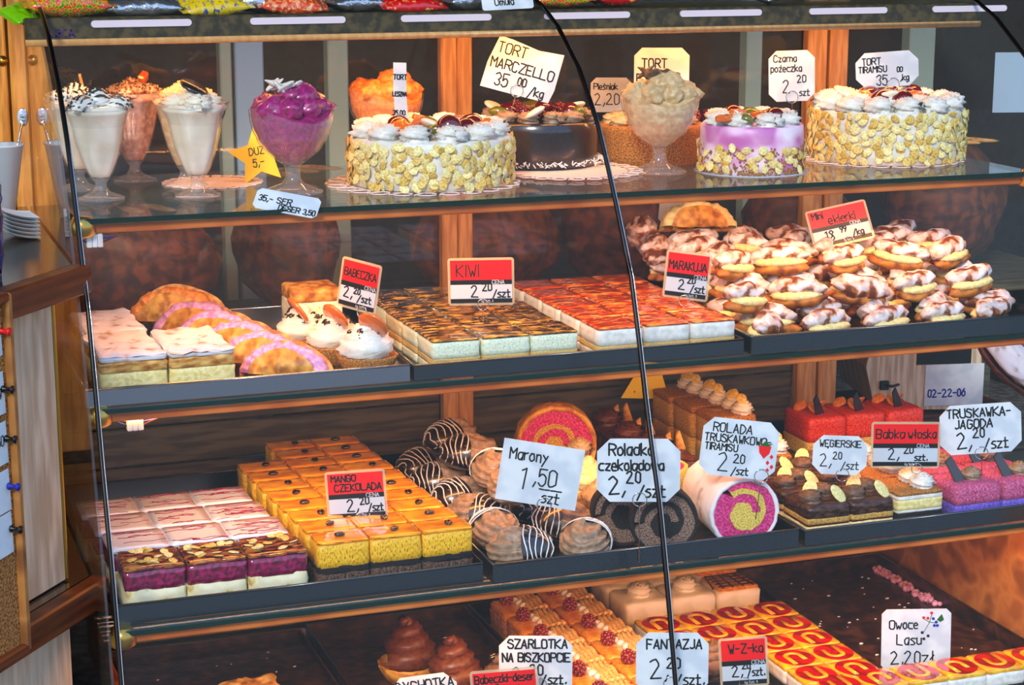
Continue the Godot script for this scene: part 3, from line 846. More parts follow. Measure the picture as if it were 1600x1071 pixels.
# boat shaped goblet on a stem with wavy ribs on the bowl
func goblet(label: String, at: Vector3, turn: float, fill: Material, top: Material, bits: Material) -> void:
	var o := thing("dessert_goblet", label, "sundae", at, turn, "desserts in stemmed goblets")
	var st := S()
	lathe(st, [Vector2(0, 0), Vector2(0.046, 0), Vector2(0.048, 0.003), Vector2(0.04, 0.008), Vector2(0.018, 0.016), Vector2(0.0125, 0.024), Vector2(0.0115, 0.038), Vector2(0.014, 0.046), Vector2(0.02, 0.05), Vector2(0, 0.052)], 36)
	part("glass_foot", st, M.cup_glass, o)
	var prof := [Vector2(0.014, 0.046), Vector2(0.03, 0.056), Vector2(0.044, 0.067), Vector2(0.055, 0.08), Vector2(0.063, 0.095), Vector2(0.068, 0.112), Vector2(0.07, 0.128)]
	for k in 2:
		var sc: float = [1.0, 0.955][k]
		st = S()
		var m := prof.size() - 1
		surf(st, 56, m * 4, func(u, v):
			var f: float = v * m
			var i := mini(int(f), m - 1)
			var q: Vector2 = (prof[i] as Vector2).lerp(prof[i + 1], f - i)
			var a: float = u * TAU
			var rim: float = 0.012 * v * v * cos(2.0 * a)
			var rib := 1.0 + 0.014 * sin(v * 26.0 + 2.5 * sin(a)) * smoothstep(0.15, 0.3, v) * (1.0 - smoothstep(0.72, 0.8, v))
			return Vector3(cos(a) * q.x * rib * sc, q.y + rim + (0.0025 if k else 0.0), -sin(a) * q.x * 0.9 * rib * sc))
		if k == 1:
			surf(st, 40, 5, func(u, v):
				var a: float = u * TAU
				var rr: float = 0.0665 * (1.0 - v)
				var p := Vector3(cos(a) * rr, 0.1305 + 0.012 * cos(2.0 * a) * (1 - v) + 0.016 * v, -sin(a) * rr * 0.9)
				return p + Vector3(0, nz(p, 90) * 0.004 * sin(v * PI), 0))
		part("glass_bowl" if k == 0 else "mousse_filling", st, M.cup_glass if k == 0 else fill, o)
	rng.seed = 11
	for i in 13:
		st = S()
		var s := 0.017 + 0.008 * rng.randf()
		blob(st, Vector3(s * 1.2, s * 0.85, s), 0.4, 60, i * 3.0)
		var a := TAU * i / 9
		var rr: float = 0.045 if i < 9 else 0.018
		part("mousse_curl", st, top, o, Transform3D(Basis(Vector3.UP, rng.randf() * 6), Vector3(cos(a) * rr, 0.137 if i < 9 else 0.154, sin(a) * rr * 0.85)))
	if bits:
		for i in 10:
			st = S()
			blob(st, Vector3(0.017, 0.004, 0.009), 0.4, 60, i)
			part("shaving", st, bits, o, Transform3D(Basis.from_euler(Vector3(rng.randf() - 0.5, rng.randf() * 6, rng.randf() * 1.6 - 0.8)), Vector3((rng.randf() - 0.5) * 0.06, 0.166 + rng.randf() * 0.01, (rng.randf() - 0.5) * 0.05)))

# ---- sliced sheet cakes: layers are [name, y0, y1, material, bevel, wobble]
func slice(called: String, label: String, group: String, w: float, d: float, layers: Array, variant := 0) -> Node3D:
	var o := thing(called, label, "cake slice", Vector3.ZERO, 0, group)
	var k := 0
	for L in layers:
		var st := S()
		slab(st, w - L[4] * 0.15, d - L[4] * 0.15, L[1], L[2], L[4], L[5], variant * 7.0 + k * 3.0)
		part(L[0], st, L[3], o)
		k += 1
	return o

func eclair(v: int) -> Node3D:
	var o := thing("cream_eclair", "small sugar dusted eclair with a custard filling heaped on the tray", "eclair", Vector3.ZERO, 0, "heap of mini eclairs")
	var L := 0.046 + 0.004 * (v % 3)
	var st := S()
	blob(st, Vector3(L, 0.014, 0.023), 0.3, 35, v * 9.0, Transform3D(Basis.IDENTITY, Vector3(0, 0.013, 0)), 22, 10)
	part("choux_base", st, M.choux, o)
	st = S()
	surf(st, 32, 6, func(u, vv):
		var a: float = u * TAU
		var e: float = (vv - 0.5) * PI * 0.98
		var rr: float = 1.0 + 0.07 * cos(a * 12.0 + 2.0 * e)
		return Vector3(cos(a) * L * 0.88 * rr * cos(e), 0.0235 + sin(e) * 0.01, 0.005 - sin(a) * 0.021 * rr * cos(e)))
	part("custard_filling", st, M.custard, o)
	st = S()
	blob(st, Vector3(L * 0.99, 0.019, 0.0235), 0.3, 32, v * 13.0 + 4.0, Transform3D(Basis.from_euler(Vector3(-0.42, 0, 0.05 * (v % 3 - 1))), Vector3(0, 0.033, -0.005)), 24, 12)
	part("choux_lid", st, M.choux_sugar, o)
	return o

func marony(v: int) -> Node3D:
	var o := thing("dipped_cream_cake", "oval mocha cream cake half dipped in white striped chocolate", "pastry", Vector3.ZERO, 0, "mocha cakes half dipped in chocolate")
	var st := S()
	surf(st, 64, 40, func(u, vv):
		var a: float = u * TAU
		var e: float = (vv - 0.5) * PI
		var p := Vector3(cos(a) * cos(e), sin(e), -sin(a) * cos(e))
		var ridge: float = 1.0 + 0.06 * cos(15.0 * (p.y * 1.25 + p.x * 0.35) + a + v) + 0.02 * sin(a * 9.0 + e * 7.0)
		return Vector3(p.x * 0.05, 0.028 + p.y * (0.034 if p.y > 0 else 0.028), p.z * 0.038) * Vector3(ridge, 1.0 + (ridge - 1.0) * signf(p.y + 0.2), ridge))
	part("mocha_cream", st, M.grey_mocha, o)
	st = S()
	var shell := func(a: float, x: float) -> Vector3:
		var q := sqrt(maxf(0.0, 1.0 - x * x))
		var s := sin(a) * q
		return Vector3(x * 0.0545, 0.0285 + s * (0.037 if s > 0 else 0.028), cos(a) * q * 0.042)
	surf(st, 26, 9, func(u, vv): return shell.call(u * TAU, lerpf(-1.0, -0.02 + 0.05 * sin(u * TAU * 3), vv)))
	part("chocolate_shell", st, M.choc, o)
	st = S()
	for k in 6:
		var pts := []
		for i in 15: pts.append(shell.call(-0.5 + (PI + 1.0) * i / 14.0, -0.9 + 0.16 * k + 0.05 * sin(i + k + v)))
		tube(st, pts, 0.0012, 5)
	part("white_stripes", st, M.white_stripe, o)
	return o

# rolled sponge: two bands wound together, axis along z, lying on y = 0
func roulade(o: Node3D, r: float, length: float, sponge: Material, filling: Material, skin: Material, turns := 2.3) -> void:
	var pitch := r * 0.97 / (turns + 1.08)
	for k in 2:
		var st := S()
		var n := int(turns * 26)
		flat(st)
		var q := []
		for i in n + 1:
			var th := turns * TAU * i / n
			var w0 := pitch * 0.14 * nz(Vector3(cos(th), sin(th), th * 0.3), 1.6)
			var w1 := pitch * 0.14 * nz(Vector3(cos(th), sin(th), th * 0.3), 1.6, 8.0)
			var r0 := pitch * 0.5 + pitch * th / TAU + (-pitch * 0.42 + w0 if k == 0 else w1)
			if k == 0 and th < TAU: r0 = 0.0
			var r1 := pitch * 0.5 + pitch * th / TAU + (w1 if k == 0 else pitch * 0.58 + pitch * 0.14 * nz(Vector3(cos(th), sin(th), (th + TAU) * 0.3), 1.6))
			r0 = clampf(r0, 0.0, r * 0.92)
			r1 = clampf(r1, 0.0008, r * 0.92)
			if k == 1 and th > (turns - 1.0) * TAU: r1 = r * 0.92
			q.append([Vector3(cos(th) * r0, r + sin(th) * r0, 0), Vector3(cos(th) * r1, r + sin(th) * r1, 0)])
		var z: float = length / 2 - (0.0 if k == 0 else 0.0018)
		var zz := Vector3(0, 0, z)
		for i in n:
			quad(st, q[i][0] + zz, q[i + 1][0] + zz, q[i + 1][1] + zz, q[i][1] + zz)
			quad(st, q[i][1] - zz, q[i + 1][1] - zz, q[i + 1][0] - zz, q[i][0] - zz)
			quad(st, q[i][1] + zz, q[i + 1][1] + zz, q[i + 1][1] - zz, q[i][1] - zz)
		part("sponge_spiral" if k == 0 else "cream_spiral", st, sponge if k == 0 else filling, o)
	var st := S()
	var ring := [[0.89, -0.5], [0.97, -0.5], [1.0, -0.48], [1.0, -0.2], [1.0, 0.2], [1.0, 0.48], [0.97, 0.5], [0.89, 0.5], [0.89, 0.3], [0.89, -0.3], [0.89, -0.5]]
	surf(st, 40, ring.size() - 1, func(u, v):
		var g: Array = ring[int(round(v * (ring.size() - 1)))]
		var a: float = u * TAU
		var p := Vector3(cos(a) * r * g[0], sin(a) * r * g[0], -length * g[1])
		return p * Vector3(1, 1, 1) + Vector3(0, r, 0) + p * Vector3(1, 1, 0) * nz(p, 50) * 0.04)
	part("outer_crust", st, skin, o)

func pancake(v: int, at: Vector3, turn: float, lean: float, cream: Material, label: String, big := 1.0) -> void:
	var o := thing("folded_pancake", label, "pancake", at, turn, "folded cream pancakes")
	o.rotation.x = lean
	var R := 0.074 * big
	for k in 2:
		var st := S()
		var rk: float = R if k == 0 else R * 0.7
		for side in 2:
			surf(st, 24, 6, func(u, vv):
				var a: float = u * PI
				var rr: float = rk * (1.0 - vv) * (1.0 + 0.03 * sin(a * 5 + v))
				var z: float = -0.018 - 0.01 * sin(a) * (1.0 - vv) if k == 0 else 0.012 + 0.014 * sin(a) * vv * (2.0 - vv)
				var p := Vector3(cos(a) * rr, sin(a) * rr * 0.8, z + (0.0022 if side else -0.0022))
				return p + Vector3(0, 0, nz(p, 35, v) * 0.005), ID, false)
		part("pancake_half", st, M.pancake, o)
	var st := S()
	surf(st, 60, 10, func(u, vv):
		var a: float = u * PI
		var e: float = vv * TAU
		var rib: float = 0.0145 * (1.0 + 0.07 * cos(a * 21.0 + v + sin(e)) + 0.35 * nz(Vector3(cos(a), sin(a), sin(e) * 0.4), 2.6, v * 5.0))
		return Vector3(cos(a) * (R * 0.76 + cos(e) * rib), maxf(0.002, sin(a) * (R * 0.54 + cos(e) * rib)), sin(e) * rib * 1.1 - 0.004), ID, false)
	part("piped_cream", st, cream, o)

func tartlet(label: String, at: Vector3, cup: Material, cream: Material, r: float, h: float, bits: String, group: String) -> void:
	var o := thing("cream_tartlet", label, "tartlet", at, at.x * 9.0, group)
	var st := S()
	lathe(st, [Vector2(0, 0), Vector2(r * 0.72, 0), Vector2(r * 0.85, 0.012), Vector2(r, 0.028), Vector2(r * 0.97, 0.03), Vector2(r * 0.85, 0.026), Vector2(0, 0.026)], 40, ID, 14, 0.035)
	part("pastry_cup", st, cup, o)
	st = S()
	swirl(st, r * 0.95, h, 9, 9.0, Transform3D(Basis.IDENTITY, Vector3(0, 0.025, 0)), 0.1, 60, 20)
	part("piped_cream", st, cream, o)
	rng.seed = int(at.x * 1000) + 99
	if bits == "chunks":
		for i in 6:
			st = S()
			var p := Vector3(cos(i * 1.3) * r * 0.4, 0.025 + h * 0.62, sin(i * 1.3) * r * 0.4)
			blob(st, Vector3(0.012, 0.007, 0.009), 0.6, 90, i, Transform3D(Basis.from_euler(Vector3(rng.randf(), rng.randf() * 6, rng.randf())), p))
			part("chocolate_chunk", st, M.choc, o)
		st = S()
		lathe(st, [Vector2(0, -0.003), Vector2(0.024, -0.003), Vector2(0.026, 0), Vector2(0.024, 0.003), Vector2(0, 0.003)], 20, Transform3D(Basis.from_euler(Vector3(0.9, 0, 0.5)), Vector3(-0.01, 0.03 + h * 0.8, -0.022)))
		part("orange_slice", st, M.orange_fruit, o)
	elif bits == "beans":
		for i in 3:
			part("coffee_bean", bean_mesh(), M.choc, o, Transform3D(Basis.from_euler(Vector3(0.3, i * 1.7, 0.3)), Vector3((i - 1) * 0.012, 0.022 + h * (0.95 - 0.3 * absf(i - 1)), 0.012 + 0.004 * i)))

var _bean: ArrayMesh
func bean_mesh() -> ArrayMesh:
	if _bean == null:
		var st := S()
		surf(st, 16, 8, func(u, v):
			var a: float = u * TAU
			var e: float = (v - 0.5) * PI
			var p := Vector3(cos(a) * cos(e) * 0.0085, sin(e) * 0.004, -sin(a) * cos(e) * 0.006)
			if p.y > 0: p.y -= 0.0022 * exp(-p.z * p.z * 4e5)
			return p)
		_bean = done(st)
	return _bean

# ---------------------------------------------------------------- scene
const LAMP_COLOR := Color(1.0, 0.64, 0.3)
const LAMP_ENERGY := 0.3

func _ready() -> void:
	noise.seed = 3
	noise.frequency = 1.0
	noise.fractal_octaves = 2
	var cam := Camera3D.new()
	cam.name = "camera"
	cam.position = Vector3(-1.1541, 0.4326, 2.7484)
	cam.rotation_degrees = Vector3(-12.4165, -19.702, 0)
	cam.fov = 20.243
	cam.near = 0.05
	add_child(cam)
	cam.current = true
	var env := Environment.new()
	env.background_mode = Environment.BG_SKY
	var sm := ProceduralSkyMaterial.new()
	sm.sky_top_color = Color(0.58, 0.74, 0.98)
	sm.sky_horizon_color = Color(0.84, 0.91, 0.99)
	sm.ground_horizon_color = Color(0.6, 0.6, 0.6)
	sm.ground_bottom_color = Color(0.35, 0.35, 0.35)
	sm.sky_energy_multiplier = 1.0
	var sky := Sky.new()
	sky.sky_material = sm
	env.sky = sky
	env.tonemap_mode = Environment.TONE_MAPPER_LINEAR
	env.tonemap_exposure = 1.5
	env.sdfgi_enabled = true
	env.ssao_enabled = true
	env.ssil_enabled = true
	var we := WorldEnvironment.new()
	we.name = "environment"
	we.environment = env
	add_child(we)
	var sun := DirectionalLight3D.new()
	sun.name = "sun"
	sun.light_color = Color(1.0, 0.98, 0.95)
	sun.light_energy = 0.48
	sun.shadow_enabled = true
	sun.light_angular_distance = 12.0
	sun.rotation_degrees = Vector3(-32, -32, 0)
	add_child(sun)

	make_materials()
	M.glow = mat(Color(1, 0.7, 0.35), 0.5)
	M.glow.emission_enabled = true
	M.glow.emission = Color(1.0, 0.6, 0.25)
	M.glow.emission_energy_multiplier = 1.5
	build_structure()
	build_wing()
	build_top()
	build_shelf_one()
	build_shelf_two()
	build_shelf_three()
	build_deck()
	build_shop_behind()
	build_signs()

func build_wing() -> void:
	# slanted counter wing left of the case: two ledges, a cream panel, a cork board
	var dir := Vector3(-0.616, 0, 0.788)
	var ang := atan2(0.788, 0.616)
	for a in [[-0.042, 0.024, 0.04, "upper"], [-0.494, 0.055, 0.042, "lower"]]:
		var st := S()
		var up: bool = a[3] == "upper"
		var o := thing("counter_shelf", "dark glossy counter shelf with a brown wooden edge, %s the cream panel" % ("above" if up else "below"), "counter", Vector3(-0.84, a[0], a[1]))
		var e := dir * 0.75 
		prism(st, PackedVector2Array([Vector2(0, 0), Vector2(e.x, -e.z), Vector2(-1.2, -e.z), Vector2(-1.2, 0.6), Vector2(0, 0.6)]), -0.012, -0.001, Transform3D(Basis(Vector3.RIGHT, -PI / 2), Vector3.ZERO))
		part("counter_top", st, M.counter, o)
		st = S()
		box(st, Vector3.ZERO, Vector3(0.76, a[2], 0.028), 0.003, Transform3D(Basis(Vector3.UP, PI + ang), dir * 0.37 + Vector3(0.01, -a[2] / 2, 0.012)))
		part("wooden_edge", st, M.brown_wood, o)
	var st: SurfaceTool
	var p := S()
	box(p, Vector3.ZERO, Vector3(0.6, 0.404, 0.012), 0.002, Transform3D(Basis(Vector3.UP, PI + ang), Vector3(-0.86, -0.291, 0.04) + dir * 0.33))
	var w := struct("wall_left_2", p, M.cream_wood)
	w.name = "wall_wing"
	p = S()
	box(p, Vector3.ZERO, Vector3(0.006, 0.404, 0.016), 0.002, Transform3D(Basis(Vector3.UP, PI + ang), Vector3(-0.86, -0.291, 0.04) + dir * 0.027))
	part("edge_strip", p, M.brass, w)
	p = S()
	box(p, Vector3.ZERO, Vector3(0.7, 0.75, 0.012), 0.002, Transform3D(Basis(Vector3.UP, PI + ang), Vector3(-0.86, -0.92, 0.06) + dir * 0.38))
	part("lower_panel", p, M.cream_wood, w)
	# cork board
	var n := Vector3(0.788, 0, 0.616)
	var at := Vector3(-0.935, -0.011, 0.375) - n * 0.075
	at += Vector3(0.037, 0.0, -0.043)
	var o := thing("cork_board", "wood framed cork board hung with white price notes", "board", at + Vector3(0, -0.49, 0))
	o.rotation.y = PI / 2 - atan2(0.616, 0.788)
	# local x runs along the wing towards the case, so the board extends to -x
	st = S()
	box(st, Vector3(-0.2, 0.235, 0), Vector3(0.4, 0.46, 0.012), 0.001)
	part("cork_sheet", st, M.cork, o)
	for b in [[Vector3(-0.006, 0.235, 0.003), Vector3(0.013, 0.479, 0.024)], [Vector3(-0.2, 0.001, 0.003), Vector3(0.39, 0.013, 0.024)], [Vector3(-0.2, 0.469, 0.003), Vector3(0.39, 0.013, 0.024)]]:
		st = S()
		box(st, b[0], b[1], 0.003)
		part("frame_strip", st, M.tan_board if b[1].y > 0.1 else M.brown_wood, o)
	var notes := [[0.425, M.red_print, "", "red pin"], [0.35, M.black, ",50g", "lettering ,50g"], [0.285, M.black, "3,50", "lettering 3,50"], [0.222, M.blue_ink, ":", "blue pin"], [0.165, M.black, "", "no lettering and a black pin"]]
	for q in notes:
		var c := thing("paper_note", "white note on the cork board with " + q[3], "note", at + Vector3(0, -0.49 + q[0], 0) + n * 0.0075)
		c.rotation.y = o.rotation.y
		st = S()
		box(st, Vector3(-0.07, 0, 0), Vector3(0.1, 0.055, 0.0008), 0.0001, Transform3D(Basis(Vector3.BACK, 0.04), Vector3.ZERO))
		part("sheet", st, M.paper, c)
		if q[2]:
			st = S()
			write(st, q[2], -0.054, -0.004, 0.013, 0.0009, 0.0016)
			part("lettering", st, M.ink, c)
		st = S()
		lathe(st, [Vector2(0, 0), Vector2(0.0012, 0), Vector2(0.0045, 0.001), Vector2(0.005, 0.003), Vector2(0.0028, 0.005), Vector2(0.0028, 0.012), Vector2(0.0052, 0.014), Vector2(0.0052, 0.016), Vector2(0, 0.017)], 14, Transform3D(Basis(Vector3.RIGHT, PI / 2), Vector3(-0.024, 0.004, 0.0)))
		part("push_pin", st, q[1], c)
	# paper cone cups with plastic spoons, napkins, a bag, all on the upper counter
	for a in [[Vector3(-0.885, -0.042, -0.43), "beside the glass end pane"]]:
		var c := thing("spoon_cup", "white tapered paper cup full of clear plastic spoons " + a[1], "cup", a[0])
		st = S()
		lathe(st, [Vector2(0, 0.0), Vector2(0.012, 0.0), Vector2(0.031, 0.118), Vector2(0.0335, 0.12), Vector2(0.0335, 0.123), Vector2(0.0295, 0.122), Vector2(0.011, 0.004), Vector2(0, 0.004)], 28)
		part("paper_cup", st, M.white_print, c)
		for i in 5:
			st = S()
			var lean := Vector3(cos(i * 2.1) * 0.2, 1.0, sin(i * 2.1) * 0.2).normalized()
			tube(st, [Vector3(0, 0.02, 0), lean * 0.16], 0.0022, 5)
			blob(st, Vector3(0.009, 0.015, 0.003), 0, 1, 0, Transform3D(Basis(Vector3.UP, i), lean * 0.168), 10, 6)
			part("plastic_spoon", st, M.foil if i % 2 else M.white_print, c)
	for k in 1:
		for j in 6:
			var np := thing("paper_napkin", "curled white paper napkin, %s from the bottom of the stack" % NTH[j], "napkin", Vector3(-0.885, -0.041 + 0.006 * j, -0.25), 0.1, "curled napkins on the counter")
			st = S()
			surf(st, 12, 1, func(u, v):
				return Vector3(lerpf(-0.026, 0.026, u), 0.012 * pow(absf(u - (1.0 if k == 0 else 0.0)), 2.0) + 0.002, lerpf(-0.04, 0.04, v)), ID, false)
			surf(st, 12, 1, func(u, v):
				return Vector3(lerpf(0.026, -0.026, u), 0.012 * pow(absf(1.0 - u - (1.0 if k == 0 else 0.0)), 2.0) + 0.0005, lerpf(-0.04, 0.04, v)), ID, false)
			part("folded_sheet", st, M.paper, np)
	bag("dark blue snack packet standing on the counter", Vector3(-0.955, 0.047, 0.06), Vector3(0, 20, 90), Vector3(0.17, 0.08, 0.03), M.blue_bag, "snack_packet")

func bag(label: String, at: Vector3, ang: Vector3, s: Vector3, m: Material, called := "candy_bag", group := "") -> void:
	var o := thing(called, label, "candy bag", at, 0, group)
	o.rotation_degrees = ang
	var st := S()
	for k in 2:
		surf(st, 20, 14, func(u, v):
			var x: float = u * 2 - 1
			var z: float = (v * 2 - 1) * (1 if k == 0 else -1)
			var puff := pow(maxf(0.0, 1 - x * x), 0.5) * pow(maxf(0.0, 1 - z * z), 0.4)
			var p := Vector3(x * s.x / 2, puff * s.z / 2 * (1 if k == 0 else -1), z * s.y / 2)
			return p + Vector3(0, nz(p, 60, at.x * 30) * 0.006 * puff, 0), ID, false)
	part("printed_wrapper", st, m, o)
	for e in [-1, 1]:
		st = S()
		for i in 10:
			quad(st, Vector3(e * s.x / 2, 0.001 * (i % 2), -s.y / 2 + s.y * i / 10), Vector3(e * (s.x / 2 + 0.008), 0.001 * (i % 2), -s.y / 2 + s.y * i / 10), Vector3(e * (s.x / 2 + 0.008), 0.001 * ((i + 1) % 2), -s.y / 2 + s.y * (i + 1) / 10), Vector3(e * s.x / 2, 0.001 * ((i + 1) % 2), -s.y / 2 + s.y * (i + 1) / 10))
		part("crimped_seal", st, m, o)

func build_top() -> void:
	var y := 0.301
	bag("bag of mixed green, red and yellow gummy candies", Vector3(-0.78, y + 0.008, -0.40), Vector3(12, 5, 0), Vector3(0.13, 0.1, 0.05), M.candy)
	bag("lime green candy bag hanging over the front of the top board", Vector3(-0.845, y - 0.012, -0.395), Vector3(20, 30, 8), Vector3(0.06, 0.06, 0.02), M.lime)
	bag("silver foil candy bag between the gummies and the yellow bag", Vector3(-0.66, y, -0.41), Vector3(8, -4, 0), Vector3(0.13, 0.1, 0.035), M.foil)
	bag("bright yellow candy bag with blue print beside the foil bag", Vector3(-0.55, y, -0.40), Vector3(14, 12, 3), Vector3(0.11, 0.09, 0.034), M.yellow_bag)
	bag("clear bag with pale candies beside the yellow bag", Vector3(-0.465, y, -0.42), Vector3(0, -8, 0), Vector3(0.08, 0.08, 0.034), M.foil)
	bag("orange candy bag with round fruit print", Vector3(-0.415, y, -0.395), Vector3(14, -8, -3), Vector3(0.1, 0.085, 0.034), M.orange_bag)
	bag("glossy silver wrapper beside the red wafer packet", Vector3(-0.31, y, -0.41), Vector3(5, 10, 0), Vector3(0.09, 0.09, 0.034), M.foil)
	bag("red wafer packet with cream coloured print", Vector3(-0.215, y, -0.395), Vector3(18, 4, 0), Vector3(0.1, 0.085, 0.03), M.red_bag)
	bag("blue and silver candy bag beside the red packet", Vector3(-0.12, y, -0.41), Vector3(5, 10, 0), Vector3(0.07, 0.09, 0.034), M.foil)
	bag("multicoloured bag of small sweets right of the written slip", Vector3(0.06, y, -0.41), Vector3(5, -5, 0), Vector3(0.1, 0.09, 0.03), M.candy)
	bag("small red sweets bag behind the curved glass seam", Vector3(0.165, y, -0.42), Vector3(5, 5, 0), Vector3(0.08, 0.08, 0.03), M.red_bag)
	bag("twisted silver sweet wrapper lying on the front panel edge", Vector3(0.45, y + 0.004, -0.37), Vector3(10, 40, 12), Vector3(0.07, 0.04, 0.03), M.foil)
	card("white slip with blue handwriting on the edge of the top board", Vector3(-0.055, 0.301, -0.345), Vector3(-25, -10, 3), 88, 34, 3, [["Omula", 22, 26, 12]], [], 1.6)

func build_shelf_one() -> void:
	var y := 0.0042
	tulip("vanilla sundae striped with chocolate sauce, in the foremost tulip glass beside the black seam", Vector3(-0.752, y, -0.286), 0.2, M.cream, M.white_cream, true)
	tulip("pinkish chocolate sundae with cocoa dusted top behind the striped sundae", Vector3(-0.668, y, -0.49), 0.7, M.rosy, M.cocoa_dust, false, "wedge")
	tulip("cream sundae topped with a chocolate disc in a tulip glass", Vector3(-0.603, y, -0.271), 1.1, M.cream, M.cream, false, "coin")
	tulip("beige caramel sundae behind the one with the chocolate disc", Vector3(-0.6, y, -0.392), 0.4, M.beige_cream, M.beige_cream, false)
	tulip("white whipped sundae with a wafer wedge by the end pane", Vector3(-0.77, y, -0.405), 1.3, M.cream, M.white_cream, true, "wafer")
	goblet("purple blueberry mousse with white chocolate shavings in a stemmed goblet", Vector3(-0.452, y, -0.254), 0.35, M.purple, M.purple, M.white_cream)
	goblet("orange mousse dessert in a stemmed goblet behind the almond cake", Vector3(-0.225, y, -0.5), 0.5, M.orange_cream, M.orange_cream, null)
	goblet("beige coffee cream dessert in a stemmed goblet before the crumb cake", Vector3(0.205, y, -0.29), -0.1, M.beige_cream, M.beige_cream, M.mocha)

	doily("lace paper doily between the tulip sundaes and the yellow star", Vector3(-0.55, y, -0.42), 0.085)
	doily("large lace doily under the almond flake cake with cherries", Vector3(-0.22, y, -0.30), 0.165)
	doily("lace doily in front of the chocolate cake", Vector3(0.06, y + 0.0025, -0.345), 0.13)
	doily("lace doily under the big almond cake", Vector3(0.675, y, -0.345), 0.155)

	var o := thing("almond_cake", "white cream cake coated in almond flakes with one cherry in front", "cake", Vector3(-0.206, y + 0.0025, -0.30))
	cake_body(o, 0.135, 0.078, M.white_cream, "cream_body")
	flakes(o, 0.135, 0.004, 0.072, 290, 4)
	rosettes(o, 0.108, 0.077, 12, 0.03, 0.026, M.white_cream)
	fruit_bits(o, 0.13, 0.08, 5, ["orange", "cherry", "banana", "kiwi", "orange"], 12, 0.7, 1.2)
	var st := S()
	blob(st, Vector3(0.021, 0.019, 0.021), 0.03, 40, 2)
	part("cherry", st, M.cherry, o, Transform3D(Basis.IDENTITY, Vector3(0.005, 0.1, 0.085)))

	o = thing("chocolate_cake", "glossy dark chocolate cake topped with raspberries and fruit", "cake", Vector3(0.04, y + 0.006, -0.455))
	cake_body(o, 0.108, 0.078, M.choc, "chocolate_body", 0.0)
	rosettes(o, 0.08, 0.077, 12, 0.024, 0.018, M.grey_mocha)
	fruit_bits(o, 0.11, 0.082, 21, ["raspberry", "kiwi", "cherry", "raspberry", "banana"], 15, 0.8)
	st = S()
	rng.seed = 8
	for i in 260:
		var a := rng.randf() * TAU
		var rr := 0.109 + 0.012 * rng.randf()
		box(st, Vector3.ZERO, Vector3(0.008, 0.0014, 0.0018), 0.0002, Transform3D(Basis.from_euler(Vector3(rng.randf(), rng.randf() * 6, rng.randf())), Vector3(cos(a) * rr, 0.004 + 0.008 * rng.randf(), sin(a) * rr)))
	var cz := part("coconut_shreds", st, M.white_stripe, o)
	cz.set_meta("kind", "stuff")

	o = thing("crumb_cake", "golden nut crumb cake behind the coffee cream goblet", "cake", Vector3(0.262, y, -0.46))
	cake_body(o, 0.098, 0.068, M.nut_crumb, "crumb_body", 0.006)
	rosettes(o, 0.07, 0.067, 9, 0.022, 0.016, M.beige_cream)
	fruit_bits(o, 0.1, 0.07, 31, ["raspberry", "kiwi", "cherry"], 9, 0.85)

	o = thing("pink_cake", "small pink and white cake with crumb coated lower half", "cake", Vector3(0.368, y + 0.0015, -0.262))
	cake_body(o, 0.09, 0.082, M.pink_side, "pink_body", 0.001)
	rosettes(o, 0.062, 0.08, 8, 0.028, 0.024, M.white_cream)
	fruit_bits(o, 0.085, 0.084, 41, ["orange", "cherry", "kiwi", "orange"], 8, 0.9)
	flakes(o, 0.09, 0.004, 0.05, 60, 14)
	st = S()
	rng.seed = 9
	for i in 900:
		var a := rng.randf() * TAU
		var q := rng.randf()
		blob(st, Vector3.ONE * (0.0014 + 0.0014 * rng.randf()), 0, 1, 0, Transform3D(Basis.IDENTITY, Vector3(cos(a) * 0.0905, 0.002 + 0.045 * q * q, sin(a) * 0.0905)), 5, 3)
	cz = part("nut_crumbs", st, M.nut_crumb, o)
	cz.set_meta("kind", "stuff")
	st = S()
	lathe(st, [Vector2(0, 0), Vector2(0.099, 0), Vector2(0.1, 0.0012), Vector2(0, 0.0014)], 48, Transform3D(Basis.IDENTITY, Vector3(0, -0.0015, 0)))
	part("cake_board", st, M.white_print, o)

	o = thing("big_almond_cake", "largest cake, golden almond flakes and a crown of white rosettes and cherries", "cake", Vector3(0.683, y + 0.0025, -0.34))
	cake_body(o, 0.138, 0.092, M.white_cream, "cream_body")
	flakes(o, 0.138, 0.004, 0.088, 295, 6)
	rosettes(o, 0.114, 0.091, 14, 0.03, 0.028, M.white_cream)
	rosettes(o, 0.06, 0.091, 6, 0.03, 0.026, M.white_cream)
	fruit_bits(o, 0.135, 0.097, 51, ["cherry", "orange", "cherry", "banana"], 11, 0.75, 1.3)

	var L := [["sponge_base", 0.0, 0.022, M.sponge, 0.002, 0.001], ["cream_layer", 0.022, 0.05, M.custard, 0.002, 0.001], ["berry_layer", 0.05, 0.082, M.berry, 0.004, 0.002]]
	var s := slice("berry_slice", "tall slice with dark red berry jelly behind the pink cake", "blackcurrant slices on the upper shelf", 0.065, 0.07, L)
	s.position = Vector3(0.5, y, -0.44)
	copy(s, Vector3(0.43, y, -0.5), 0.0, "tall slice with dark red berry jelly next to the crumb cake")

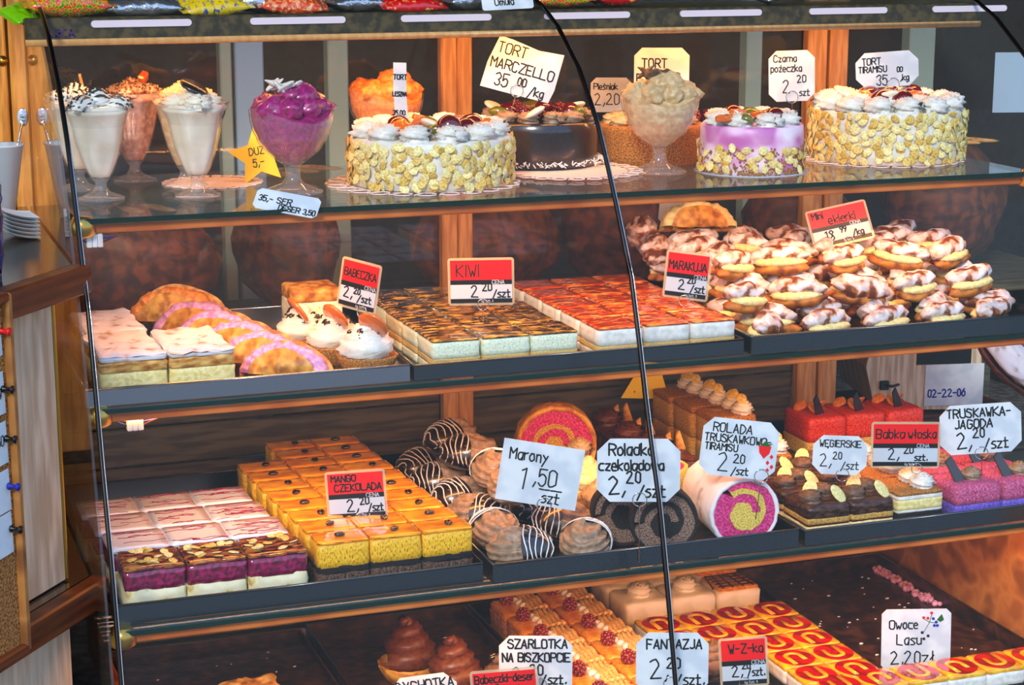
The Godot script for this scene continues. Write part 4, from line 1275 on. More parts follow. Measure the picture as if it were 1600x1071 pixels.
func build_shelf_two() -> void:
	var y := -0.262
	tray(-0.825, -0.332, -0.53, -0.012, y, 0.026, M.steel, "polished steel tray of vanilla slices, pancakes and tartlets")
	tray(-0.326, 0.238, -0.53, -0.012, y, 0.024, M.dark_steel, "tray of kiwi and passion fruit slices")
	tray(0.246, 0.815, -0.53, 0.0, y, 0.03, M.dark_steel, "dark tray heaped with mini eclairs")
	y += 0.0025
	# vanilla slices
	for i in 3:
		var L := [["puff_base", 0.0, 0.008, M.puff, 0.002, 0.002], ["custard_layer", 0.008, 0.04, M.custard, 0.003, 0.002], ["puff_sheet", 0.04, 0.056, M.puff, 0.003, 0.005], ["sugar_crust", 0.056, 0.066, M.sugar, 0.004, 0.005]]
		var s := slice("vanilla_slice", ["sugar dusted vanilla slice at the tray rim beside the black seam", "sugar dusted vanilla slice touching the front pink pancake", "sugar dusted vanilla slice behind the other two"][i], "vanilla slices", 0.098, 0.17, L, i)
		s.position = Vector3(-0.75 + 0.102 * (i % 2), y, -0.125 - 0.18 * (i / 2))
		s.rotation.y = 0.02
	# pancakes
	for i in 6:
		pancake(i, Vector3(-0.515 - 0.021 * i, y + 0.004 + 0.004 * i, -0.085 - 0.072 * i), -0.5, -0.35, M.pink_cream if i < 5 else M.orange_cream, "folded pancake filled with pink piped cream, %s from the tray rim" % NTH[i] if i < 5 else "folded pancake with golden cream and nuts, last of the row of pancakes", 1.0 if i < 5 else 1.2)
	# slab and tartlets
	var L := [["wafer_base", 0.0, 0.012, M.puff, 0.002, 0.003], ["custard_layer", 0.012, 0.075, M.curd, 0.004, 0.004], ["biscuit_top", 0.075, 0.095, M.pancake, 0.004, 0.003]]
	var s := slice("layered_slice", "tall custard slice with a golden biscuit top behind the cream tartlets", "", 0.085, 0.09, L)
	s.position = Vector3(-0.405, y, -0.34)
	tartlet("chocolate chunk tartlet with white piped cream, at the front tray rim", Vector3(-0.38, y, -0.085), M.nut_crumb, M.white_cream, 0.048, 0.062, "chunks", "cream tartlets")
	tartlet("chocolate chunk tartlet with cream, right behind the front tartlet", Vector3(-0.41, y, -0.175), M.nut_crumb, M.cream, 0.046, 0.06, "chunks", "cream tartlets")
	tartlet("chocolate chunk tartlet with cream, up against the tall custard slice", Vector3(-0.445, y, -0.25), M.nut_crumb, M.cream, 0.044, 0.058, "chunks", "cream tartlets")
	# kiwi and passion fruit squares
	for q in 2:
		var top: Material = [M.kiwi_top, M.orange_top][q]
		var cr: Material = [M.mint_cream, M.white_cream][q]
		var protos := []
		for v in 3:
			var LL := [["cream_base", 0.0, 0.014, cr, 0.001, 0.0015], ["sponge_layer", 0.014, 0.024, M.pale_sponge, 0.001, 0.002], ["cream_layer", 0.024, 0.05, cr, 0.002, 0.0015], ["jelly_top", 0.05, 0.0535, top, 0.0025, 0.001]]
			protos.append(slice(["kiwi_slice", "passion_fruit_slice"][q], ["pale green cream slice with a brown and gold streaked kiwi jelly", "white cream slice with a glossy orange red streaked passion fruit jelly"][q], ["kiwi cream slices", "passion fruit cream slices"][q], 0.079, 0.085, LL, v + q * 4))
		var k := 0
		for r in 5:
			for c in 3:
				var at := Vector3(([-0.25, 0.028][q]) + 0.0815 * c + 0.002 * sin(r * 3.0 + c), y, -0.075 - 0.0885 * r)
				var lab: String = ["green kiwi cream slice, %s row from the tray rim, %s", "orange red passion fruit slice, %s row from the tray rim, %s"][q] % [NTH[r], [["next to the tartlets", "middle column", "next to the passion fruit"], ["next to the kiwi slices", "middle column", "next to the eclairs"]][q][c]]
				if k < 3:
					protos[k].position = at
					protos[k].set_meta("label", lab)
				else:
					copy(protos[(k * 2 + r) % 3], at, 0.02 * sin(k * 2.3), lab)
				k += 1
	# eclairs
	var pr := []
	for v in 6: pr.append(eclair(v))
	rng.seed = 77
	var n := 0
	for lay in 3:
		for r in range(lay, 6):
			for c in 5:
				var at := Vector3(0.302 + 0.108 * c + 0.03 * ((r + lay) % 2) + rng.randf_range(-0.012, 0.012), y + 0.001 + 0.041 * lay, -0.05 - 0.076 * r + rng.randf_range(-0.01, 0.01))
				if at.x > 0.77: at.x = 0.77
				var turn := rng.randf_range(-0.9, 0.9) + (PI if rng.randf() < 0.3 else 0.0)
				var o: Node3D
				if n < 6:
					o = pr[n]
					o.position = at
					o.rotation.y = turn
				else: o = copy(pr[n % 6], at, turn)
				o.set_meta("label", "cream eclair, %s layer, %s row from the tray rim, %s from the passion fruit" % [["bottom", "middle", "top"][lay], NTH[r], NTH[c]])
				if lay > 0: o.rotation.x = rng.randf_range(-0.2, 0.35)
				if lay > 0: o.rotation.z = rng.randf_range(-0.15, 0.15)
				n += 1
	pancake(9, Vector3(0.355, y + 0.135, -0.44), -0.3, -0.45, M.custard, "large folded pancake full of yellow piped cream lying on the eclairs", 1.0)
	for a in [[Vector3(0.27, y + 0.1, -0.43), 0.3], [Vector3(0.262, y + 0.125, -0.49), 1.2]]:
		var o := thing("nut_ball", "sugar glazed profiterole ball, %s" % ("nearer the passion fruit slices" if a[1] < 1.0 else "touching the back pane side of the heap"), "pastry", a[0], a[1], "glazed nut profiteroles")
		var st := S()
		blob(st, Vector3(0.034, 0.03, 0.03), 0.3, 70, a[1] * 9, Transform3D(Basis.IDENTITY, Vector3(0, 0.0, 0)), 24, 14)
		part("choux_ball", st, M.choux_sugar, o)

func build_shelf_three() -> void:
	var y := -0.55
	tray(-0.815, -0.262, -0.5, 0.128, y, 0.03, M.dark_steel, "dark steel tray of blackberry and mango slices")
	tray(-0.25, 0.268, -0.5, 0.14, y, 0.03, M.dark_steel, "dark tray of dipped mocha cakes and roulades")
	tray(0.28, 0.82, -0.5, 0.14, y, 0.026, M.dark_steel, "dark tray of hazelnut, vanilla and strawberry squares")
	y += 0.0025
	var st: SurfaceTool
	# berry slices in front; behind, white tops and streaks imitate reflected sky
	for r in 4:
		for c in 3:
			var front: bool = r == 0
			var L := [["curd_base", 0.0, 0.04, M.curd, 0.002, 0.004], ["berry_layer", 0.038, 0.068, M.berry, 0.003, 0.003], ["glaze" if front else "sky_reflection_top", 0.068, 0.0735, M.berry_top if front else M.sky_reflection_white, 0.003 if front else 0.0012, 0.001 if front else 0.0]]
			var s := slice("blackberry_slice" if front else "sky_reflection_slice", ("berry curd slice with almond bits, %s" if front else "slice with painted sky reflection, " + NTH[r - 1] + " row behind the berry slices, %s") % ["next to the end pane", "middle one", "next to the mango slices"][c], "blackberry curd slices" if front else "slices with painted sky reflection", 0.0885 if front else 0.0897, 0.086 if front else 0.0892, L, r * 3 + c)
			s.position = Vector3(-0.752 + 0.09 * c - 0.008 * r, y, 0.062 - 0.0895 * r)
			if not front:
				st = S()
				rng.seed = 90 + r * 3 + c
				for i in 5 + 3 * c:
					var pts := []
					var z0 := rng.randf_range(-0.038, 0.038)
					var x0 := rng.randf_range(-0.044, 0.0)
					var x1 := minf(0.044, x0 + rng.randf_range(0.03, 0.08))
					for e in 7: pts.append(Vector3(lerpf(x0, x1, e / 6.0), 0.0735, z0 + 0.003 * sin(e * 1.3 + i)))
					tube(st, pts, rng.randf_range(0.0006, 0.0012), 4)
				part("reflection_streaks", st, M.berry, s)  # dark streaks within the imitated sky reflection, built as raised lines
			if front:
				rng.seed = 60 + c
				for i in 16:
					st = S()
					blob(st, Vector3(0.008, 0.0013, 0.006), 0.3, 100, i)
					part("almond_bit", st, M.almond if i % 2 else M.almond_gold, s, Transform3D(Basis.from_euler(Vector3(rng.randf() * 0.4, rng.randf() * 6, rng.randf() * 0.4)), Vector3(rng.randf_range(-0.036, 0.036), 0.075, rng.randf_range(-0.036, 0.036))))
	# mango squares
	var protos := []
	for v in 3:
		var L := [["cocoa_base", 0.0, 0.03, M.cocoa_crumb, 0.001, 0.002], ["chocolate_layer", 0.028, 0.04, M.dark_crumb, 0.001, 0.004], ["mango_cream", 0.038, 0.074, M.mango, 0.002, 0.002], ["mango_glaze", 0.074, 0.0785, M.mango_top, 0.003, 0.001]]
		var s := slice("mango_slice", "mango slice with shiny orange glaze and one coffee bean on cocoa sponge", "mango chocolate slices", 0.0795, 0.0555, L, v)
		part("coffee_bean", bean_mesh(), M.choc, s, Transform3D(Basis(Vector3.UP, v * 0.8), Vector3(0.004 * v, 0.081, 0.002)))
		protos.append(s)
	var k := 0
	for r in 10:
		for c in 3:
			if c == 0 and r > 7: continue
			var at := Vector3(-0.471 + 0.0815 * c - 0.0036 * r, y, 0.072 - 0.0585 * r)
			var lab: String = "orange mango slice, %s row from the tray rim, %s" % [NTH[r], ["next to the berry slices", "middle column", "next to the mocha cakes"][c]]
			if k < 3:
				protos[k].position = at
				protos[k].set_meta("label", lab)
			else: copy(protos[(k + r) % 3], at, 0.015 * sin(k * 1.7), lab)
			k += 1
	# half dipped mocha cakes
	var pr := [marony(0), marony(2), marony(4)]
	var spots := [[-0.188, 0.0, 0.085, 2.9], [-0.08, 0.0, 0.088, -2.2], [-0.195, 0.0, -0.01, -1.6], [-0.075, 0.0, -0.015, -0.5], [-0.195, 0.0, -0.1, 2.5], [-0.08, 0.0, -0.115, 0.3], [-0.19, 0.0, -0.2, 0.2], [-0.085, 0.0, -0.21, -1.3], [-0.195, 0.0, -0.3, -0.2], [-0.085, 0.0, -0.31, 2.6], [-0.195, 0.0, -0.4, 0.4], [-0.09, 0.0, -0.42, 0.2], [-0.145, 0.058, -0.06, -2.5], [-0.145, 0.056, -0.155, -1.9], [-0.15, 0.056, -0.27, -0.3], [-0.15, 0.056, -0.37, 0.3]]
	for i in spots.size():
		var a: Array = spots[i]
		var at := Vector3(a[0], y + a[1], a[2])
		if i < 3:
			pr[i].position = at
			pr[i].rotation.y = a[3]
		else: pr.append(copy(pr[i % 3], at, a[3]))
		pr[i].set_meta("label", "half dipped mocha cream cake, %s row from the tray rim, beside the %s" % [NTH[i / 2], ["mango slices", "roulades"][i % 2]] if i < 12 else "half dipped mocha cream cake lying on the others, %s from the tray rim" % NTH[i - 12])
	# roulades
	var o := thing("cocoa_roulade", "dark chocolate roulade slice with speckled cream spiral in front of its twin", "roulade", Vector3(0.05, y, 0.095), -0.3)
	roulade(o, 0.054, 0.03, M.dark_crumb, M.speckled, M.dark_crumb, 1.5)
	o = thing("cocoa_roulade", "dark chocolate roulade slice standing behind the other chocolate one", "roulade", Vector3(0.008, y, 0.035), -0.3)
	roulade(o, 0.054, 0.03, M.dark_crumb, M.speckled, M.dark_crumb, 1.5)
	o = thing("strawberry_roulade", "sugar topped roulade with a bright pink spiral, lying at the front rim", "roulade", Vector3(0.19, y, 0.045), -0.12)
	roulade(o, 0.058, 0.15, M.yellow_sponge, M.bright_pink, M.sugar, 1.35)
	o = thing("strawberry_roulade", "upright roulade piece with pink and yellow layers behind the sugar topped one", "roulade", Vector3(0.13, y, -0.1), 0.2)
	roulade(o, 0.058, 0.085, M.yellow_sponge, M.bright_pink, M.yellow_sponge, 2.0)
	o.rotation.x = -PI / 2
	o.position += Vector3(0, 0.0425, 0.058)
	o = thing("fruit_roulade", "large round roulade slice with pink and yellow rings behind the paper card", "roulade", Vector3(0.03, y, -0.33), -0.25)
	roulade(o, 0.072, 0.045, M.sponge, M.bright_pink, M.pancake, 2.0)
	for i in 3:
		st = S()
		swirl(st, 0.024, 0.03, 7, 6.0)
		part("cream_rosette", st, M.beige_cream, o, Transform3D(Basis(Vector3.RIGHT, 0.3), Vector3(-0.04 + 0.04 * i, 0.02 + 0.02 * i, 0.026)))
	tartlet("tartlet with pale green cream between the mocha cakes and roulades", Vector3(0.035, y, -0.19), M.pancake, M.custard, 0.045, 0.06, "", "")
	tartlet("tartlet with yellow cream behind the chocolate roulades", Vector3(0.02, y, -0.08), M.pancake, M.beige_cream, 0.045, 0.055, "", "")
	# chocolate cream slices at the back
	var LC := [["sponge_base", 0.0, 0.02, M.sponge, 0.002, 0.002], ["chocolate_cream", 0.02, 0.055, M.choc_cream, 0.003, 0.003], ["chocolate_top", 0.055, 0.062, M.choc_cream, 0.004, 0.004]]
	for i in 3:
		var s := slice("chocolate_slice", "chocolate cream slice with blond wafer points, %s behind the roulades" % NTH[i], "chocolate cream slices at the back of the tray", 0.09, 0.1, LC, i)
		s.position = Vector3(0.2 - 0.01 * i, y, -0.24 - 0.11 * i)
		if i == 2: s.position = Vector3(0.19, y, -0.455)
		st = S()
		swirl(st, 0.032, 0.03, 8, 8.0, Transform3D(Basis.IDENTITY, Vector3(-0.01, 0.06, 0)))
		part("chocolate_rosette", st, M.choc_cream, s)
		for e in 2:
			st = S()
			prism(st, PackedVector2Array([Vector2(-0.01, 0), Vector2(0.012, 0), Vector2(0.006, 0.036), Vector2(-0.002, 0.03)]), -0.002, 0.002, Transform3D(Basis.from_euler(Vector3(-0.2, 0.4, -0.2 + 0.3 * e)), Vector3(0.012 + 0.026 * e, 0.058, -0.01)))
			part("wafer_point", st, M.pancake, s)
	# hazelnut squares with rosettes and almond hearts
	var LW := [["vanilla_base", 0.0, 0.014, M.custard, 0.001, 0.002], ["jam_line", 0.013, 0.017, M.cherry, 0.001, 0.001], ["sponge_layer", 0.016, 0.026, M.sponge, 0.001, 0.002], ["chocolate_top", 0.025, 0.046, M.cocoa_ice, 0.004, 0.002]]
	k = 0
	for r in 3:
		for c in 2:
			var s := slice("hazelnut_slice", "chocolate slice with almond petals, %s row from the rim, %s" % [NTH[r], ["beside the roulades", "beside the layered slices"][c]], "chocolate slices with almond petals", 0.08, 0.088, LW, k)
			s.position = Vector3(0.347 + 0.0815 * c, y, 0.052 - 0.0905 * r)
			for e in 2:
				st = S()
				swirl(st, 0.023, 0.02, 8, 7.0, Transform3D(Basis.IDENTITY, Vector3(-0.018 + 0.036 * e, 0.045, 0.012 - 0.03 * e)), 0.12)
				part("mocha_rosette", st, M.mocha, s)
				st = S()
				blob(st, Vector3(0.013, 0.018, 0.002), 0, 1, 0, Transform3D(Basis.from_euler(Vector3(-0.6, 0.4 - 0.6 * e, 0.5 - 0.9 * e)), Vector3(0.016 - 0.034 * e + 0.01, 0.058, 0.024 - 0.034 * e)), 16, 6)
				part("almond_petal", st, M.almond, s)
			k += 1
	# italian sponge squares
	for r in 3:
		var LB := [["dark_base", 0.0, 0.018, M.dark_crumb, 0.001, 0.002], ["white_line", 0.017, 0.022, M.white_cream, 0.001, 0.001], ["yellow_cream", 0.021, 0.04, M.custard, 0.002, 0.001], ["white_cream", 0.039, 0.046, M.white_cream, 0.002, 0.001], ["crumb_top", 0.046, 0.05, M.nut_crumb, 0.002, 0.002]]
		var s := slice("vanilla_sponge_slice", "yellow layered slice on a black base with whipped cream, %s from the rim" % NTH[r], "layered slices on a black base", 0.088, 0.095, LB, r)
		s.position = Vector3(0.52, y, 0.045 - 0.1 * r)
		st = S()
		for e in 2: swirl(st, 0.024, 0.026, 7, 6.0, Transform3D(Basis.IDENTITY, Vector3(0.02, 0.048, 0.018 - 0.036 * e)))
		part("whipped_cream", st, M.white_cream, s)
	# strawberry and blueberry squares
	for r in 3:
		for c in 2:
			var LP := [["blueberry_layer", 0.0, 0.024, M.violet, 0.002, 0.002], ["strawberry_layer", 0.023, 0.054, M.rose, 0.004, 0.0015]]
			var s := slice("berry_mousse_slice", "pink over violet mousse square, %s row from the rim, %s" % [NTH[r], ["beside the layered slices", "farther from the layered slices"][c]], "pink and violet mousse squares", 0.09, 0.088, LP, r * 2 + c)
			s.position = Vector3(0.625 + 0.094 * c, y, 0.06 - 0.0915 * r)
			st = S()
			swirl(st, 0.02, 0.022, 8, 7.0, Transform3D(Basis.IDENTITY, Vector3(0.012, 0.053, 0.0)))
			part("mocha_rosette", st, M.grey_mocha, s)
			st = S()
			prism(st, PackedVector2Array([Vector2(-0.011, 0), Vector2(0.011, 0.002), Vector2(0.004, 0.05), Vector2(-0.012, 0.046)]), -0.0012, 0.0012, Transform3D(Basis.from_euler(Vector3(-0.3, 0.2, 0.35)), Vector3(-0.014, 0.051, 0.01)))
			part("chocolate_stick", st, M.choc, s)
	# long strip with a row of cream rosettes
	for i in 4:
		var LS := [["sponge_layer", 0.0, 0.045, M.sponge, 0.002, 0.002], ["caramel_crumb", 0.044, 0.056, M.nut_crumb, 0.004, 0.004]]
		var s := slice("caramel_slice", "tan sponge bar with a white cream ruff, %s from the back planks" % NTH[i], "crumb topped bars with cream ruffs", 0.085, 0.082, LS, i)
		s.position = Vector3(0.335 + 0.006 * i, y + 0.055, -0.46 + 0.084 * i)
		if i == 3: s.position = Vector3(0.38, y, -0.215)
		var b: Node3D = null
		if i < 3: b = slice("caramel_slice", "plain tan sponge bar under the cream ruffed bars, %s from the back planks" % NTH[i], "plain bars under the crumb topped ones", 0.085, 0.08, [["sponge_layer", 0.0, 0.054, M.sponge, 0.002, 0.002]], i + 9)
		if b: b.position = Vector3(0.335 + 0.006 * i, y, -0.46 + 0.084 * i)
		for e in 2:
			st = S()
			swirl(st, 0.022, 0.03, 7, 6.0, Transform3D(Basis.IDENTITY, Vector3(0.022, 0.054, -0.02 + 0.04 * e)))
			part("cream_rosette", st, M.white_cream, s)
			st = S()
			blob(st, Vector3(0.014, 0.003, 0.011), 0.3, 60, e, Transform3D(Basis.from_euler(Vector3(0.4, e, 0.5)), Vector3(0.02, 0.082, -0.02 + 0.04 * e)))
			part("almond_flake", st, M.almond_gold, s)
	# red topped slices at the back
	for i in 3:
		var LR := [["sponge_base", 0.0, 0.03, M.sponge, 0.002, 0.002], ["red_cream", 0.03, 0.075, M.red_cream, 0.004, 0.003]]
		var s := slice("red_cream_slice", "tall red cream slice with chocolate shard, %s from the caramel bars" % NTH[i], "red cream slices by the cake box", 0.08, 0.1, LR, i)
		s.position = Vector3(0.565 + 0.084 * i, y, -0.36)
		for e in 4:
			st = S()
			blob(st, Vector3(0.015, 0.004, 0.011), 0.3, 60, e, Transform3D(Basis.from_euler(Vector3(0.5, e * 1.4, 0.5)), Vector3(-0.02 + 0.014 * e, 0.083, -0.02 + 0.012 * ((e * 2) % 3))))
			part("nut_petal", st, M.orange_cream, s)
		st = S()
		prism(st, PackedVector2Array([Vector2(-0.01, 0), Vector2(0.012, 0), Vector2(0.002, 0.042), Vector2(-0.008, 0.036)]), -0.0015, 0.0015, Transform3D(Basis.from_euler(Vector3(0, 0.3, 0.3)), Vector3(0.0, 0.073, 0.02)))
		part("chocolate_shard", st, M.choc, s)

func build_deck() -> void:
	var y := -0.8148
	tray(-0.79, -0.42, -0.42, 0.22, y, 0.012, M.brown_tray, "wide brown baking tray, nearly empty, with one puff pastry")
	tray(-0.41, -0.115, -0.42, 0.22, y, 0.02, M.brown_tray, "brown tray holding the chocolate tartlets")
	tray(-0.105, 0.1, -0.42, 0.22, y, 0.02, M.brown_tray, "brown tray holding the apple cake slices")
	tray(0.11, 0.42, -0.42, 0.155, y, 0.02, M.brown_tray, "brown tray holding the red and yellow jelly slices")
	tray(0.43, 0.738, -0.4, 0.155, y, 0.03, M.brown_tray, "empty dark tray with crumbs behind the forest fruit card")
	y += 0.0025
	rng.seed = 5
	var st := S()
	for i in 90:
		var p := Vector3(rng.randf_range(-0.78, -0.43), y, rng.randf_range(-0.4, 0.2)) if i % 2 else Vector3(rng.randf_range(0.45, 0.73), y, rng.randf_range(-0.39, 0.14))
		blob(st, Vector3(1.6, 0.6, 1) * (0.0008 + 0.0018 * rng.randf()), 0.8, 900, i, Transform3D(Basis.IDENTITY, p), 6, 4)
	var cr := part("crumbs", st, M.sugar, self)
	tag(cr, "loose pale crumbs scattered over the empty brown trays", "crumbs", "", "stuff")
	# puff pastry
	for i in 2:
		var L := [["puff_base", 0.0, 0.02, M.puff, 0.003, 0.005], ["cream_layer", 0.018, 0.03, M.custard, 0.003, 0.003], ["puff_lid", 0.028, 0.055, M.puff, 0.006, 0.009]]
		var s := slice("puff_pastry", ["flaky golden puff pastry square nearer the door track", "flaky golden puff pastry square farther from the door track"][i], "flaky puff squares", 0.095, 0.09, L, i)
		s.position = Vector3(-0.58 + 0.008 * i, y, -0.085 + 0.11 * i)
	# chocolate tartlets
	for a in [[Vector3(-0.295, y, -0.165), "topmost chocolate cream tartlet with coffee beans, against the door track"], [Vector3(-0.25, y, -0.06), "chocolate cream tartlet with coffee beans in the middle of its tray"], [Vector3(-0.2, y, 0.04), "dark mocha cream tartlet beside the apple cake card"]]:
		tartlet(a[1], a[0], M.pancake, M.choc_cream if a[0].z < 0 else M.mocha, 0.052, 0.085, "beans", "chocolate cream tartlets")
	tartlet("mocha cream tartlet between the FANTAZJA card and the W-Z-ka tag", Vector3(0.165, y, 0.045), M.dark_crumb, M.mocha, 0.045, 0.06, "", "chocolate cream tartlets")
	# apple cake strips
	for c in 2:
		for r in 6:
			var L := [["sponge_base", 0.0, 0.016, M.sponge, 0.001, 0.002], ["apple_layer", 0.015, 0.042, M.rosy, 0.002, 0.003], ["orange_glaze", 0.041, 0.055, M.apricot, 0.004, 0.002]]
			var s := slice("apple_cake_slice", "orange apple cake slice, %s from the door track, strip %s" % [NTH[r], ["by the chocolate tartlets", "by the cream squares"][c]], "apple cake slices with raspberries", 0.088, 0.084, L, c * 6 + r)
			s.position = Vector3(-0.05 + 0.095 * c, y, -0.29 + 0.087 * r - 0.02 * c)
			part("raspberry", raspberry_mesh(), M.raspberry, s, Transform3D(Basis(Vector3.UP, r), Vector3(-0.022, 0.066, -0.012)))
			st = S()
			for e in 4:
				var pts := []
				for i in 7: pts.append(Vector3(0.006 + 0.0095 * e, 0.058 + 0.003 * sin(i * 2.0 + e), -0.04 + 0.0133 * i))
				tube(st, pts, 0.0048, 6)
			part("piped_ridges", st, M.ridge, s)
			st = S()
			for e in 3: blob(st, Vector3(0.008, 0.006, 0.007), 0.4, 90, e + r, Transform3D(Basis.IDENTITY, Vector3(-0.006 + 0.004 * e, 0.058, -0.02 + 0.016 * e)), 10, 6)
			part("cream_dab", st, M.white_cream, s)
	# cream squares
	for c in 3:
		for r in 2:
			var L := [["sponge_base", 0.0, 0.02, M.sponge, 0.001, 0.002], ["cream_block", 0.019, 0.06, M.cream, 0.005, 0.002]]
			var s := slice("cream_square", ("cream square with a piped curl, %s, " % ["beside the apple cake", "beside the lattice squares"][c] if c < 2 else "caramel square with chocolate lattice, ") + ["by the door track", "by the jelly slices"][r], "cream squares" if c < 2 else "lattice topped squares", 0.086, 0.084, L, c * 2 + r)
			s.position = Vector3(0.165 + 0.09 * c, y, -0.345 + 0.089 * r)
			st = S()
			if c < 2:
				swirl(st, 0.026, 0.022, 7, 6.0, Transform3D(Basis.IDENTITY, Vector3(0, 0.058, 0)))
				part("cream_curl", st, M.cream, s)
			else:
				slab(st, 0.08, 0.078, 0.06, 0.064, 0.002, 0.001)
				part("caramel_glaze", st, M.apricot, s)
				st = S()
				for e in 5:
					tube(st, [Vector3(-0.035 + 0.014 * e, 0.0655, -0.036), Vector3(-0.05 + 0.02 * e, 0.0655, 0.034)], 0.0013, 5)
					tube(st, [Vector3(-0.036, 0.066, -0.03 + 0.014 * e), Vector3(0.036, 0.066, -0.034 + 0.015 * e)], 0.0013, 5)
				part("chocolate_lattice", st, M.choc, s)
	# red and yellow jelly slices
	var proto: Node3D
	for q in 2:
		for r in (5 if q == 0 else 1):
			for c in (4 if q == 0 else 6):
				var at := Vector3(0.157 + 0.0725 * c, y, -0.143 + 0.0735 * r) if q == 0 else Vector3(0.318 + 0.0725 * c, y, 0.2)
				if q == 0 and c < 2 and r >= 2: continue
				var lab: String = "red and yellow jelly slice, %s row from cream squares, %s column from empty tray" % [NTH[r], NTH[3 - c]] if q == 0 else "red and yellow jelly slice along the deck front, %s from the W-Z-ka tag" % NTH[c]
				if proto == null:
					var L := [["dark_sponge", 0.0, 0.018, M.dark_crumb, 0.001, 0.002], ["cream_layer", 0.017, 0.04, M.white_cream, 0.001, 0.001], ["yellow_glaze", 0.039, 0.046, M.yellow_glaze, 0.002, 0.0]]
					proto = slice("jelly_slice", lab, "red and yellow jelly slices", 0.0722, 0.0732, L)
					st = S()
					var poly := PackedVector2Array()
					for i in 28:
						var a := TAU * i / 28
						poly.append(Vector2(cos(a) * 0.0315 * (1 + 0.07 * cos(2 * a + 1)), sin(a) * 0.0345))
					prism(st, poly, 0.0455, 0.0468, Transform3D(Basis(Vector3.RIGHT, -PI / 2), Vector3.ZERO))
					part("red_jelly", st, M.red_jelly, proto)
					st = S()
					var pts := []
					for i in 13:
						var a := PI * i / 12
						pts.append(Vector3(cos(a) * 0.013, 0.0468, -0.006 - sin(a) * 0.012))
					pts.insert(0, Vector3(0.013, 0.0468, 0.012))
					pts.append(Vector3(-0.012, 0.0468, 0.026))
					tube(st, pts, 0.0046, 6, Transform3D(Basis.from_scale(Vector3(1, 0.25, 1)), Vector3(0, 0.0353, 0)))
					part("yellow_loop", st, M.yellow_glaze, proto)
					proto.position = at
				else:
					var o := copy(proto, at, 0.0 if (r + c) % 2 else PI, lab)
					o.set_meta("group", "red and yellow jelly slices" if q == 0 else "jelly slices along the deck front")
	# leftover berry crumbs along the rim of the empty tray
	st = S()
	rng.seed = 6
	for i in 70:
		blob(st, Vector3.ONE * (0.003 + 0.004 * rng.randf()), 0.4, 200, i, Transform3D(Basis.IDENTITY, Vector3(0.715 + 0.02 * rng.randf(), y + 0.004, -0.38 + 0.22 * rng.randf())), 7, 5)
	cr = part("berry_crumbs", st, M.pink_cream, self)
	tag(cr, "pink cream crumbs left along the side of the empty tray", "crumbs", "", "stuff")

